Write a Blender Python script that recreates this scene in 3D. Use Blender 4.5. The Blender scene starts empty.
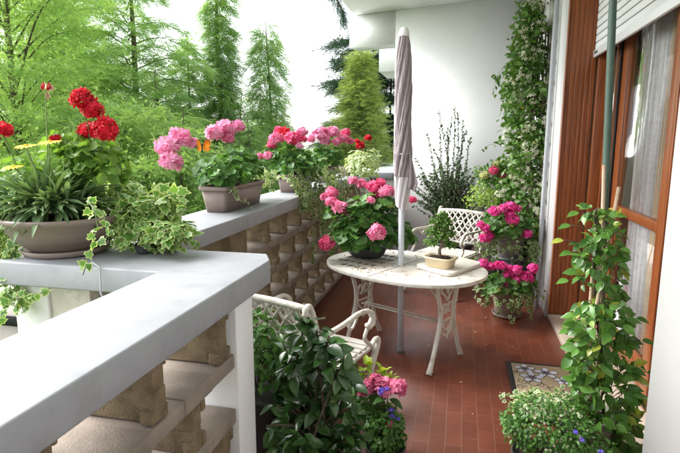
import bpy, math, random
import numpy as np
from mathutils import Vector, Matrix
rng = np.random.default_rng(7); random.seed(7)
PI = math.pi; R = math.radians
scn = bpy.context.scene
col = scn.collection
# ---------------------------------------------------------------- camera
CF, CCX, CCY, CH = 515., 340., 226.5, 1.41
_p = math.atan(86.5/515); _y = math.atan(123/522.2)
_F = np.array([-math.sin(_y)*math.cos(_p), math.cos(_y)*math.cos(_p), -math.sin(_p)])
_R = np.array([math.cos(_y), math.sin(_y), 0.]); _U = np.cross(_R, _F)
_C = np.array([0, 0, CH])
def ray(x, y): return _F*CF + _R*(x-CCX) + _U*(CCY-y)
def at(x, y, Y):
    d = ray(x, y); return _C + d*(Y/d[1])
def atz(x, y, z):
    d = ray(x, y); return _C + d*((z-CH)/d[2])
cd = bpy.data.cameras.new('camera'); cam = bpy.data.objects.new('camera', cd); col.objects.link(cam)
cd.sensor_width = 36; cd.lens = CF/680*36; cd.clip_end = 500; cd.clip_start = .05
cam.location = _C; cam.rotation_euler = (PI/2-_p, 0, _y)
scn.camera = cam
# ---------------------------------------------------------------- helpers
def nrm(a): return a/np.maximum(np.linalg.norm(a, axis=-1, keepdims=True), 1e-9)
class MB:
    def __init__(s): s.V=[]; s.T=[]; s.Q=[]; s.E=[]; s.Rr=[]; s.n=0
    def raw(s, v, faces, e=None, r=None):
        v = np.asarray(v, float).reshape(-1, 3); n = len(v)
        t = [f for f in faces if len(f)==3]; q = [f for f in faces if len(f)==4]
        for f in faces:
            if len(f) > 4:
                for i in range(1, len(f)-1): t.append((f[0], f[i], f[i+1]))
        if t: s.T.append(np.array(t)+s.n)
        if q: s.Q.append(np.array(q)+s.n)
        s.V.append(v); s.E.append(np.zeros(n) if e is None else np.broadcast_to(e, (n,)).astype(float))
        s.Rr.append(np.full(n, random.random()) if r is None else np.broadcast_to(r, (n,)).astype(float))
        s.n += n; return s
    def inst(s, tpl, pos, nor, tip, sc, r=None):
        v, t, q, e = tpl; pos = np.asarray(pos, float); N = len(pos)
        if N == 0: return s
        z = nrm(np.asarray(nor, float)); y = np.asarray(tip, float); y = nrm(y-(y*z).sum(1, keepdims=True)*z); x = np.cross(y, z)
        sc = np.broadcast_to(sc, (N,)); r = rng.random(N) if r is None else np.broadcast_to(r, (N,))
        M = np.stack([x, y, z], 1)*sc[:, None, None]
        W = (v[None] @ M) + pos[:, None]; k = len(v); off = (np.arange(N)*k + s.n)
        s.V.append(W.reshape(-1, 3)); s.E.append(np.tile(e, N)); s.Rr.append(np.repeat(r, k))
        if len(t): s.T.append((t[None]+off[:, None, None]).reshape(-1, 3))
        if len(q): s.Q.append((q[None]+off[:, None, None]).reshape(-1, 4))
        s.n += N*k; return s
    def box(s, lo, hi, rot=None, c=None):
        (a, b, g), (d, e, f) = lo, hi
        v = np.array([(a,b,g),(d,b,g),(d,e,g),(a,e,g),(a,b,f),(d,b,f),(d,e,f),(a,e,f)], float)
        if rot is not None:
            cc = np.array(c if c is not None else (0, 0, 0)); v = (v-cc) @ np.array(Matrix.Rotation(rot, 3, 'Z')).T + cc
        return s.raw(v, [(3,2,1,0),(4,5,6,7),(0,1,5,4),(1,2,6,5),(2,3,7,6),(3,0,4,7)])
    def tube(s, pts, rad, seg=8, cap=True, flat=1., r=None):
        P = np.array(pts, float); n = len(P); rad = np.broadcast_to(rad, (n,))
        T = nrm(np.gradient(P, axis=0)); up = np.array([0, 0, 1.]) if abs(T[0][2]) < .9 else np.array([1., 0, 0])
        vs = []
        u = nrm(np.cross(T[0], up))
        for i in range(n):
            u = nrm(u - T[i]*(u@T[i])); w = np.cross(T[i], u)
            for k in range(seg):
                a = 2*PI*k/seg; vs.append(P[i]+(u*math.cos(a)*flat+w*math.sin(a))*rad[i])
        f = [(i*seg+k, i*seg+(k+1)%seg, (i+1)*seg+(k+1)%seg, (i+1)*seg+k) for i in range(n-1) for k in range(seg)]
        if cap: f += [tuple(range(seg))[::-1], tuple((n-1)*seg+k for k in range(seg))]
        return s.raw(vs, f, r=r)
    def lathe(s, prof, c=(0, 0, 0), seg=36, sx=1., sy=1., rot=0., sq=0):
        vs = []; n = len(prof)
        for (r_, z) in prof:
            for k in range(seg):
                a = 2*PI*k/seg; ca, sa = math.cos(a), math.sin(a)
                if sq: m = (abs(ca)**sq+abs(sa)**sq)**(-1/sq); ca *= m; sa *= m
                x, y = ca*r_*sx, sa*r_*sy
                vs.append((c[0]+x*math.cos(rot)-y*math.sin(rot), c[1]+x*math.sin(rot)+y*math.cos(rot), c[2]+z))
        f = [(i*seg+k, i*seg+(k+1)%seg, (i+1)*seg+(k+1)%seg, (i+1)*seg+k) for i in range(n-1) for k in range(seg)]
        f += [tuple(range(seg))[::-1], tuple((n-1)*seg+k for k in range(seg))]
        return s.raw(vs, f)
    def prism(s, poly, z0, z1):
        n = len(poly); v = [(x, y, z0) for x, y in poly]+[(x, y, z1) for x, y in poly]
        return s.raw(v, [tuple(range(n))[::-1], tuple(range(n, 2*n))]+[(i, (i+1)%n, n+(i+1)%n, n+i) for i in range(n)])
    def mesh(s, name, mat, smooth=False):
        me = bpy.data.meshes.new(name); V = np.concatenate(s.V) if s.V else np.zeros((0, 3))
        T = np.concatenate(s.T) if s.T else np.zeros((0, 3), int); Q = np.concatenate(s.Q) if s.Q else np.zeros((0, 4), int)
        me.vertices.add(len(V)); me.vertices.foreach_set('co', V.ravel())
        loops = np.concatenate([T.ravel(), Q.ravel()]); me.loops.add(len(loops)); me.loops.foreach_set('vertex_index', loops)
        st = np.concatenate([np.arange(len(T))*3, len(T)*3+np.arange(len(Q))*4])
        me.polygons.add(len(st)); me.polygons.foreach_set('loop_start', st)
        me.update(calc_edges=True)
        for nm, d in (('e', s.E), ('r', s.Rr)):
            a = me.attributes.new(nm, 'FLOAT', 'POINT'); a.data.foreach_set('value', np.concatenate(d).astype(np.float32))
        if smooth: me.polygons.foreach_set('use_smooth', np.ones(len(st), bool))
        me.materials.append(mat); me.update(); return me
    def build(s, name, mat, parent=None, smooth=False, bevel=0, loc=None):
        if loc is not None: s.V = [v-np.array(loc) for v in s.V]
        me = s.mesh(name, mat, smooth)
        o = bpy.data.objects.new(name, me); col.objects.link(o)
        if loc is not None: o.location = loc
        if parent is not None:
            o.parent = parent
            pl = Vector((0, 0, 0)); q = parent
            if loc is None:
                while q is not None: pl += q.location; q = q.parent
                me.transform(Matrix.Translation(-pl)) if not s.local else None
        if bevel:
            b = o.modifiers.new('bevel', 'BEVEL'); b.width = bevel; b.segments = 2; b.limit_method = 'ANGLE'; b.angle_limit = R(50)
        return o
    local = False
def tag(o, label=None, cat=None, group=None, kind=None):
    if label: o['label'] = label
    if cat: o['category'] = cat
    if group: o['group'] = group
    if kind: o['kind'] = kind
    return o
def empty(name, loc, label, cat, group=None, rz=0):
    o = bpy.data.objects.new(name, None); col.objects.link(o); o.location = loc; o.rotation_euler = (0, 0, rz); o.empty_display_size = .1
    return tag(o, label, cat, group)
def copy_tree(o, parent=None):
    c = o.copy(); col.objects.link(c); c.parent = parent
    for ch in [x for x in col.objects if x.parent == o]: copy_tree(ch, c)
    return c
# ---------------------------------------------------------------- materials
def newmat(name):
    m = bpy.data.materials.new(name); m.use_nodes = True; nt = m.node_tree
    return m, nt, nt.nodes['Principled BSDF']
def N(nt, t, **kw):
    n = nt.nodes.new(t)
    for k, v in kw.items():
        if k in n.inputs: n.inputs[k].default_value = v
        else: setattr(n, k, v)
    return n
def c4(c): return (c[0], c[1], c[2], 1)
def surf(name, c1, c2=None, scale=8, rough=.6, bump=.1, bscale=60, metal=0, spec=.5, stain=None, stsc=3, coat=0):
    m, nt, b = newmat(name); L = nt.links.new; c2 = c2 or tuple(x*.8 for x in c1)
    tc = N(nt, 'ShaderNodeTexCoord'); n1 = N(nt, 'ShaderNodeTexNoise', Scale=scale, Detail=6., Roughness=.6); L(tc.outputs['Object'], n1.inputs['Vector'])
    r = N(nt, 'ShaderNodeValToRGB'); r.color_ramp.elements[0].position = .35; r.color_ramp.elements[1].position = .65
    r.color_ramp.elements[0].color = c4(c1); r.color_ramp.elements[1].color = c4(c2); L(n1.outputs['Fac'], r.inputs['Fac']); out = r.outputs['Color']
    if stain:
        n2 = N(nt, 'ShaderNodeTexNoise', Scale=stsc, Detail=8., Roughness=.7); L(tc.outputs['Object'], n2.inputs['Vector'])
        r2 = N(nt, 'ShaderNodeValToRGB'); r2.color_ramp.elements[0].position = .52; r2.color_ramp.elements[1].position = .72
        mx = N(nt, 'ShaderNodeMix', data_type='RGBA'); L(n2.outputs['Fac'], r2.inputs['Fac']); L(r2.outputs['Color'], mx.inputs['Factor']); L(out, mx.inputs['A']); mx.inputs['B'].default_value = c4(stain); out = mx.outputs['Result']
    L(out, b.inputs['Base Color']); b.inputs['Roughness'].default_value = rough; b.inputs['Metallic'].default_value = metal; b.inputs['Specular IOR Level'].default_value = spec
    b.inputs['Coat Weight'].default_value = coat
    if bump:
        n3 = N(nt, 'ShaderNodeTexNoise', Scale=bscale, Detail=5.); L(tc.outputs['Object'], n3.inputs['Vector'])
        bp = N(nt, 'ShaderNodeBump', Strength=bump, Distance=.01); L(n3.outputs['Fac'], bp.inputs['Height']); L(bp.outputs['Normal'], b.inputs['Normal'])
    return m
def leafm(name, dark, light, edge=None, eth=.5, rough=.45, trans=.3, spec=.4, tcol=None, old=None):
    m, nt, b = newmat(name); L = nt.links.new
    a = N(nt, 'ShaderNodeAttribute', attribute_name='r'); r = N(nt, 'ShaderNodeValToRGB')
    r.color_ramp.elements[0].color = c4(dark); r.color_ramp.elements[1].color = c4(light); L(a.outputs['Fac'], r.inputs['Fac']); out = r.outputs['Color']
    if old:
        r.color_ramp.elements[1].position = .93; e_ = r.color_ramp.elements.new(.985); e_.color = c4(old)
    tc = N(nt, 'ShaderNodeTexCoord'); nz = N(nt, 'ShaderNodeTexNoise', Scale=45., Detail=3.); L(tc.outputs['Object'], nz.inputs['Vector'])
    if edge:
        ae = N(nt, 'ShaderNodeAttribute', attribute_name='e'); ad = N(nt, 'ShaderNodeMath', operation='MULTIPLY_ADD'); ad.inputs[1].default_value = .7; L(nz.outputs['Fac'], ad.inputs[0]); L(ae.outputs['Fac'], ad.inputs[2])
        r2 = N(nt, 'ShaderNodeValToRGB'); r2.color_ramp.elements[0].position = min(.9, eth+.3); r2.color_ramp.elements[1].position = min(.98, eth+.42); L(ad.outputs[0], r2.inputs['Fac'])
        mx = N(nt, 'ShaderNodeMix', data_type='RGBA'); L(r2.outputs['Color'], mx.inputs['Factor']); L(out, mx.inputs['A']); mx.inputs['B'].default_value = c4(edge); out = mx.outputs['Result']
    else:
        mx = N(nt, 'ShaderNodeMix', data_type='RGBA', blend_type='MULTIPLY'); mx.inputs['Factor'].default_value = .5
        L(out, mx.inputs['A']); L(nz.outputs['Fac'], mx.inputs['B']); mm = N(nt, 'ShaderNodeVectorMath', operation='SCALE'); mm.inputs['Scale'].default_value = 1.3; L(mx.outputs['Result'], mm.inputs[0]); out = mm.outputs[0]
    L(out, b.inputs['Base Color']); b.inputs['Roughness'].default_value = rough; b.inputs['Specular IOR Level'].default_value = spec
    t = N(nt, 'ShaderNodeBsdfTranslucent'); g = N(nt, 'ShaderNodeVectorMath', operation='MULTIPLY'); L(out, g.inputs[0]); g.inputs[1].default_value = tcol or (1.5, 1.5, .7); L(g.outputs[0], t.inputs['Color'])
    ms = N(nt, 'ShaderNodeMixShader'); ms.inputs[0].default_value = trans; L(b.outputs[0], ms.inputs[1]); L(t.outputs[0], ms.inputs[2])
    L(ms.outputs[0], nt.nodes['Material Output'].inputs['Surface']); return m
def petalm(name, dark, light, trans=.25): return leafm(name, dark, light, rough=.6, trans=trans, spec=.2, tcol=(1.2, 1., 1.1))
M = {}
M['cap'] = surf('cap_paint', (.285,.295,.32), (.32,.33,.355), 5, .6, .05, 60, stain=(.245,.252,.265), stsc=7)
M['white'] = surf('white_wall_plaster', (.78,.78,.78), (.74,.74,.75), 2, .8, .12, 220, stain=(.69,.68,.66), stsc=1.3)
M['soffit'] = surf('ceiling_paint', (.80,.79,.79), (.76,.75,.75), 2, .85, .15, 100)
M['block'] = surf('tuff_block', (.32,.24,.145), (.19,.14,.08), 22, .95, 1., 260, stain=(.13,.10,.07), stsc=7)
M['shelf'] = surf('mortar_shelf', (.31,.26,.22), (.21,.175,.145), 9, .95, .35, 200, stain=(.25,.2,.16), stsc=5)
M['stained'] = surf('stained_plaster', (.66,.63,.58), (.55,.50,.44), 9, .9, .6, 40, stain=(.2,.17,.14), stsc=12)
M['pot'] = surf('taupe_plastic', (.25,.19,.165), (.21,.16,.14), 3, .5, .05, 40)
M['potgrey'] = surf('grey_plastic', (.22,.195,.19), (.18,.16,.155), 3, .5, .05, 40)
M['potdark'] = surf('dark_plastic', (.035,.035,.04), (.05,.05,.055), 5, .45, .05)
M['potrim'] = surf('glazed_cream', (.45,.44,.40), (.38,.37,.33), 5, .35, .05)
M['cream'] = surf('cream_ceramic', (.66,.55,.36), (.60,.49,.31), 5, .3, .03)
M['soil'] = surf('soil', (.09,.045,.025), (.03,.016,.01), 60, .95, 1., 150)
M['iron'] = surf('white_cast_metal', (.76,.73,.68), (.64,.60,.54), 20, .45, .3, 90, stain=(.42,.36,.29), stsc=9)
M['slab'] = surf('pale_slab', (.76,.73,.66), (.68,.64,.57), 20, .6, .2, 90)
M['alu'] = surf('grey_painted_tube', (.62,.65,.72), (.56,.59,.67), 4, .4, .05)
M['pipe'] = surf('grey_drain_pipe', (.42,.44,.47), (.36,.38,.41), 4, .5, .1)
M['gpole'] = surf('green_painted_pole', (.055,.10,.075), (.075,.13,.10), 10, .5, .2)
M['fabric'] = surf('taupe_canvas', (.34,.29,.30), (.28,.235,.245), 12, .9, .4, 200)
M['fabricw'] = surf('pale_canvas', (.62,.58,.6), (.55,.5,.53), 12, .9, .4, 200)
M['plastic'] = surf('white_plastic', (.8,.8,.8), (.76,.76,.76), 5, .4, 0)
M['shutter'] = surf('shutter_slats', (.74,.74,.76), (.70,.70,.72), 4, .45, .05)
M['grey'] = surf('dark_grey_clip', (.12,.12,.13), None, 5, .5, 0)
M['marble'] = surf('sill_stone', (.58,.50,.42), (.48,.40,.33), 14, .35, .05, 40, stain=(.38,.30,.24), stsc=8)
M['bark'] = surf('bark', (.10,.075,.05), (.05,.037,.026), 12, .95, 1., 30)
M['barkl'] = surf('pale_bark', (.30,.24,.18), (.17,.13,.1), 25, .9, .8, 60)
M['stalk'] = surf('green_stalk', (.10,.17,.05), (.14,.2,.07), 20, .6, 0)
M['cane'] = surf('cane', (.42,.30,.20), (.50,.37,.27), 25, .7, .3, 60)
M['dark'] = surf('dark_interior', (.025,.022,.02), None, 3, .9, 0)
M['rubber'] = surf('black_rubber', (.012,.012,.013), None, 30, .7, .3)
M['curtain'] = leafm('sheer_curtain', (.80,.82,.83), (.84,.86,.87), rough=.9, trans=.35, spec=.1, tcol=(1.,1.,1.))
M['drape'] = surf('beige_drape', (.60,.48,.33), (.50,.40,.27), 8, .9, .1)
M['litter'] = leafm('dry_petals', (.30,.22,.14), (.55,.45,.33), trans=.1)
M['grass'] = surf('grass', (.06,.12,.025), (.10,.17,.04), 3, .9, 1., 8)
M['roof'] = surf('pale_roof', (.62,.64,.62), (.55,.57,.55), 4, .7, .1)
M['canopy'] = surf('white_canopy', (.78,.80,.78), (.74,.76,.74), 3, .6, .05)
M['render'] = surf('beige_render', (.6,.55,.48), (.5,.45,.4), 4, .8, .2)
# wood with vertical grain
def woodm(name, a, b_, axis=(30, 30, 1.2)):
    m, nt, b = newmat(name); L = nt.links.new; tc = N(nt, 'ShaderNodeTexCoord'); mp = N(nt, 'ShaderNodeMapping'); mp.inputs['Scale'].default_value = axis; L(tc.outputs['Object'], mp.inputs['Vector'])
    n1 = N(nt, 'ShaderNodeTexNoise', Scale=2.2, Detail=7., Roughness=.65, Distortion=.6); L(mp.outputs[0], n1.inputs['Vector'])
    r = N(nt, 'ShaderNodeValToRGB'); r.color_ramp.elements[0].position = .3; r.color_ramp.elements[1].position = .72; r.color_ramp.elements[0].color = c4(a); r.color_ramp.elements[1].color = c4(b_)
    L(n1.outputs['Fac'], r.inputs['Fac']); L(r.outputs['Color'], b.inputs['Base Color']); b.inputs['Roughness'].default_value = .38; b.inputs['Coat Weight'].default_value = .15
    bp = N(nt, 'ShaderNodeBump', Strength=.15, Distance=.01); L(n1.outputs['Fac'], bp.inputs['Height']); L(bp.outputs['Normal'], b.inputs['Normal']); return m
M['wood'] = woodm('varnished_wood', (.13,.030,.008), (.36,.105,.025))
M['woodd'] = woodm('varnished_wood_dark', (.08,.018,.006), (.22,.06,.017))
# floor tiles
m, nt, b = newmat('terracotta_tiles'); L = nt.links.new; tc = N(nt, 'ShaderNodeTexCoord'); mp = N(nt, 'ShaderNodeMapping'); mp.inputs['Rotation'].default_value = (0, 0, PI/2); mp.inputs['Location'].default_value = (.02, .03, 0)
L(tc.outputs['Object'], mp.inputs['Vector']); bt = N(nt, 'ShaderNodeTexBrick', Scale=1.); L(mp.outputs[0], bt.inputs['Vector'])
for k, v in {'Mortar Size': .0016, 'Brick Width': .155, 'Row Height': .077, 'Mortar Smooth': .2, 'Bias': 0.}.items(): bt.inputs[k].default_value = v
bt.offset = .5; bt.inputs['Color1'].default_value = (.155,.041,.022,1); bt.inputs['Color2'].default_value = (.20,.055,.030,1); bt.inputs['Mortar'].default_value = (.22,.10,.07,1)
nz = N(nt, 'ShaderNodeTexNoise', Scale=6., Detail=6.); L(tc.outputs['Object'], nz.inputs['Vector']); mx = N(nt, 'ShaderNodeMix', data_type='RGBA', blend_type='MULTIPLY'); mx.inputs['Factor'].default_value = .55
rr = N(nt, 'ShaderNodeValToRGB'); rr.color_ramp.elements[0].position = .3; rr.color_ramp.elements[0].color = (.6,.6,.62,1); rr.color_ramp.elements[1].position = .7; rr.color_ramp.elements[1].color = (1.15,1.1,1.05,1)
L(nz.outputs['Fac'], rr.inputs['Fac']); L(bt.outputs['Color'], mx.inputs['A']); L(rr.outputs['Color'], mx.inputs['B']); L(mx.outputs['Result'], b.inputs['Base Color'])
r3 = N(nt, 'ShaderNodeMapRange'); r3.inputs['To Min'].default_value = .30; r3.inputs['To Max'].default_value = .5; L(nz.outputs['Fac'], r3.inputs['Value']); L(r3.outputs[0], b.inputs['Roughness'])
bp = N(nt, 'ShaderNodeBump', Strength=.3, Distance=.002); bp.invert = True; L(bt.outputs['Fac'], bp.inputs['Height']); L(bp.outputs['Normal'], b.inputs['Normal']); M['floor'] = m
# glass
m, nt, b = newmat('window_glass'); b.inputs['Base Color'].default_value = (.9,.95,.95,1); b.inputs['Roughness'].default_value = .03
gl = N(nt, 'ShaderNodeBsdfGlossy'); gl.inputs['Roughness'].default_value = .04; tr = N(nt, 'ShaderNodeBsdfTransparent'); fr = N(nt, 'ShaderNodeFresnel', IOR=1.5); ad = N(nt, 'ShaderNodeMath', operation='ADD'); ad.inputs[1].default_value = .0
ms = N(nt, 'ShaderNodeMixShader'); nt.links.new(fr.outputs[0], ad.inputs[0]); ad.operation = 'MULTIPLY'; ad.inputs[1].default_value = .45; nt.links.new(ad.outputs[0], ms.inputs[0]); nt.links.new(tr.outputs[0], ms.inputs[1]); nt.links.new(gl.outputs[0], ms.inputs[2]); nt.links.new(ms.outputs[0], nt.nodes['Material Output'].inputs['Surface']); M['glass'] = m
# foliage
M['ger'] = leafm('geranium_leaf', (.035,.10,.022), (.10,.23,.05), rough=.5, trans=.3, old=(.42,.38,.06))
M['gerl'] = leafm('light_geranium_leaf', (.11,.22,.035), (.20,.34,.07), rough=.5, trans=.35)
M['gaz'] = leafm('gazania_leaf', (.06,.13,.04), (.20,.30,.14), rough=.45, trans=.2)
M['ivy'] = leafm('variegated_ivy_leaf', (.06,.17,.03), (.17,.33,.07), edge=(.50,.58,.26), eth=.52, trans=.3)
M['ivyd'] = leafm('dark_variegated_ivy_leaf', (.03,.085,.02), (.08,.17,.04), edge=(.42,.47,.24), eth=.5, trans=.25)
M['ivyp'] = leafm('pale_variegated_leaf', (.10,.22,.07), (.22,.34,.14), edge=(.60,.66,.42), eth=.3, trans=.3)
M['cam'] = leafm('camellia_leaf', (.018,.055,.018), (.065,.155,.035), rough=.27, trans=.14, spec=.6)
M['fic'] = leafm('broad_glossy_leaf', (.045,.13,.025), (.13,.29,.05), rough=.30, trans=.25, spec=.5, old=(.5,.48,.07))
M['lime'] = leafm('lime_leaf', (.28,.40,.05), (.42,.52,.09), rough=.5, trans=.35)
M['box'] = leafm('small_green_leaf', (.04,.12,.025), (.11,.25,.05), rough=.4, trans=.25)
M['jas'] = leafm('jasmine_leaf', (.04,.115,.022), (.14,.27,.05), rough=.35, trans=.25, old=(.36,.34,.06))
M['shr'] = leafm('dark_small_leaf', (.035,.085,.035), (.09,.17,.065), rough=.5, trans=.2)
M['bon'] = leafm('bonsai_leaf', (.06,.15,.025), (.15,.28,.05), rough=.45, trans=.25)
M['succ'] = leafm('yellow_green_leaf', (.22,.36,.06), (.36,.50,.13), rough=.5, trans=.3)
M['t1'] = leafm('tree_leaf_light', (.18,.32,.10), (.42,.56,.24), rough=.6, trans=.5, spec=.2)
M['t2'] = leafm('tree_leaf_feathery', (.17,.31,.11), (.38,.54,.25), rough=.6, trans=.5, spec=.2)
M['t3'] = leafm('thuja_leaf', (.13,.20,.06), (.38,.47,.17), rough=.6, trans=.42, spec=.2)
M['t4'] = leafm('cedar_needles', (.022,.055,.038), (.06,.115,.07), rough=.6, trans=.15, spec=.2)
M['hedge'] = leafm('far_foliage', (.15,.27,.09), (.33,.46,.20), rough=.6, trans=.35, spec=.2)
M['red'] = petalm('red_petal', (.45,.008,.02), (.72,.02,.045)); M['pink'] = petalm('pink_petal', (.72,.14,.30), (.85,.36,.52))
M['deep'] = petalm('deep_pink_petal', (.68,.05,.18), (.85,.17,.33)); M['lil'] = petalm('pale_pink_petal', (.78,.26,.46), (.88,.46,.64))
M['hot'] = petalm('magenta_petal', (.70,.03,.27), (.86,.13,.42)); M['hyd'] = petalm('hydrangea_petal', (.55,.08,.22), (.85,.28,.42))
M['yel'] = petalm('yellow_petal', (.80,.55,.02), (.90,.70,.05)); M['blue'] = petalm('violet_petal', (.16,.10,.60), (.28,.22,.80)); M['wht'] = petalm('white_petal', (.60,.62,.42), (.80,.80,.62))
M['org'] = petalm('orange_wing', (.85,.27,.02), (.9,.36,.03)); M['green_bl'] = petalm('pale_green_bract', (.5,.55,.2), (.65,.7,.35))
# ---------------------------------------------------------------- leaf templates (verts, tris, quads, e)
def T_(v, f, e):
    t = [x for x in f if len(x)==3]; q = [x for x in f if len(x)==4]
    return (np.array(v, float), np.array(t, int).reshape(-1, 3), np.array(q, int).reshape(-1, 4), np.array(e, float))
def T_leaf(w=.45, prof=(0,.7,1,.8,.35,0), fold=.12, droop=.25, stem=.0):
    v=[]; e=[]; n=len(prof)
    for i, p in enumerate(prof):
        t=i/(n-1); z=-droop*t*t; y=stem+t
        v += [(-w/2*p, y, z+fold*p*w), (0, y, z), (w/2*p, y, z+fold*p*w)]; e += [1, 0, 1]
    f=[]
    for i in range(n-1):
        a=3*i; f += [(a, a+1, a+4, a+3), (a+1, a+2, a+5, a+4)]
    return T_(v, f, e)
def T_round(k=14, scal=.07, cup=.15):
    v=[(0,0,0)]; e=[0]
    for rr_, cc in ((.6, 0), (1, 1)):
        for i in range(k):
            a = -PI/2+.25+(2*PI-.5)*i/(k-1); r_ = rr_*(.5+ (scal*.5*(1 if i%2 else -1) if cc else 0))
            v.append((math.cos(a)*r_, math.sin(a)*r_+.25, cup*rr_**2*(.6+.5*math.sin(a*3)))); e.append(cc*.9)
    f=[(0, 1+i, 2+i) for i in range(k-1)]+[(1+i, 1+k+i, 2+k+i, 2+i) for i in range(k-1)]
    return T_(v, f, e)
def T_ivy():
    o=[(0,0),(.28,-.12),(.5,.1),(.33,.3),(.42,.55),(.2,.6),(0,1.0),(-.2,.6),(-.42,.55),(-.33,.3),(-.5,.1),(-.28,-.12)]
    c=np.array((0,.33)); v=[(0,.33,.03)]; e=[0]
    for s_, ee in ((.62, .25), (1, 1)):
        for p in o: q=c+(np.array(p)-c)*s_; v.append((q[0], q[1], -.12*abs(q[0])-.1*max(0, q[1]-.4))); e.append(ee)
    n=len(o); f=[(0, 1+i, 1+(i+1)%n) for i in range(n)]+[(1+i, 1+n+i, 1+n+(i+1)%n, 1+(i+1)%n) for i in range(n)]
    return T_(v, f, e)
def T_quad(w=.5): return T_([(0,0,0),(w/2,.5,.04),(0,1,-.08),(-w/2,.5,.04)], [(0,1,2,3)], [0,1,1,1])
def T_frond(n=9, w=.3, droop=.35):
    v=[]; f=[]; e=[]
    for i in range(n):
        t=(i+.5)/n; z=-droop*t*t
        for s_ in (-1, 1):
            L_=w*(1-.65*t)*(1 if i else .7); k=len(v)
            v += [(0,t-.03,z),(s_*L_*.5,t+.03,z-.02),(s_*L_,t+.10,z-.05),(s_*L_*.5,t+.085,z-.02)]; f.append((k,k+1,k+2,k+3)); e += [0,.5,1,.5]
    return T_(v, f, e)
def T_floret(k=5, cup=.25, w=.62):
    v=[]; f=[]; e=[]
    for i in range(k):
        a=2*PI*i/k; ca, sa=math.cos(a), math.sin(a); b0=len(v)
        for (x, y, z, ee) in ((0,.05,0,0),(w*.42,.4,cup*.3,.6),(w*.4,.85,cup*.9,1),(0,1,cup*.75,1),(-w*.4,.85,cup*.6,1),(-w*.42,.4,cup*.3,.6)):
            v.append((x*ca-y*sa, x*sa+y*ca, z)); e.append(ee)
        f += [(b0, b0+1, b0+2, b0+3), (b0, b0+3, b0+4, b0+5)]
    return T_(v, f, e)
LG = T_round(); LI = T_ivy(); LQ = T_quad(); LS = T_leaf(.125, (.45,.6,.8,1,.95,.1), .3, .38); LC = T_leaf(.54, (0,.75,1,.92,.55,0), .2, .18, .08)
LF = T_leaf(.6, (0,.8,1,.9,.45,0), .15, .22, .1); LB = T_leaf(.5, (0,1,.8,0), .1, .1); LFR = T_frond(); FL = T_floret(); FL4 = T_floret(4, .1, .8); LN = T_leaf(.34, (0,1,.8,0), .1, .2)
def unit(n):
    a = rng.normal(size=(n, 3)); return nrm(a)
def dome(mb, tpl, c, rad, n, size, jit=.25, lo=.45, zmin=-.25, up=.6, tipdown=.3, lump=.18, seed=0, rr=None):
    d = unit(int(n*2.2)); d = d[d[:, 2] > zmin][:n]; n = len(d)
    g = np.random.default_rng(seed+11); K = g.normal(size=(4, 3))*2.6; ph = g.random(4)*6
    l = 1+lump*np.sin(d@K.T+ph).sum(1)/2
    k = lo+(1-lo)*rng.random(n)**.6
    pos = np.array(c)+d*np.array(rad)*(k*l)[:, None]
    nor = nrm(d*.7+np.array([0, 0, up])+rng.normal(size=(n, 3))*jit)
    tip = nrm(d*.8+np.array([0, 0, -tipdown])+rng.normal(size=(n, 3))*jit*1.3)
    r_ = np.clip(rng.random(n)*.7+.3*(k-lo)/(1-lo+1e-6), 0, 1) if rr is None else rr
    mb.inst(tpl, pos, nor, tip, size*(.65+.6*rng.random(n)), r_); return pos
def path(p0, p1, sag=0., n=8, wob=0.):
    t = np.linspace(0, 1, n)[:, None]; p = np.array(p0)*(1-t)+np.array(p1)*t; p[:, 2] -= sag*4*(t*(1-t))[:, 0]
    if wob: p[1:] += np.cumsum(rng.normal(size=(n-1, 3))*wob, 0)
    return p
def ivy_strand(lm, sm, pts, size=.035, gap=.022, tpl=None, face=(0, -1, .5), rad=.0016):
    pts = np.array(pts, float); sg = np.linalg.norm(np.diff(pts, axis=0), axis=1); cu = np.r_[0, np.cumsum(sg)]; L_ = cu[-1]
    s_ = np.arange(.01, L_, gap); q = np.stack([np.interp(s_, cu, pts[:, i]) for i in range(3)], 1); n = len(q)
    sm.tube(pts, rad, 5); off = unit(n)*size*.45
    nor = nrm(np.array(face)+rng.normal(size=(n, 3))*.55); tip = nrm(rng.normal(size=(n, 3))*.7+np.array([0, 0, -.5]))
    lm.inst(tpl or LI, q+off, nor, tip, size*(.6+.6*rng.random(n)))
_heads = {}
def head(mat, parent, p, rad, name='flower_head', label=None, n=46, tpl=None, var=None):
    var = random.randrange(3) if var is None else var; key = (mat.name, var, n)
    if key not in _heads:
        mb = MB(); d = unit(n*3); d = d[d[:, 2] > -.55][:n]; m_ = len(d); rj = .84+.28*rng.random(m_)
        mb.inst(tpl or FL, d*rj[:, None]*.8, d+rng.normal(size=(m_, 3))*.28, unit(m_), .40*(.75+.4*rng.random(m_)))
        d2 = unit(26); mb.inst(tpl or FL, d2*.5, d2, unit(26), .36)
        _heads[key] = mb.mesh(name, mat)
    o = bpy.data.objects.new(name, _heads[key]); col.objects.link(o); o.parent = parent
    o.location = Vector(p)-parent.location; o.scale = (rad*random.uniform(.92, 1.08), rad*random.uniform(.92, 1.08), rad*.88); o.rotation_euler = (random.uniform(-.3, .3), random.uniform(-.3, .3), random.uniform(0, 6))
    if label: o['label'] = label
    return o
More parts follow.
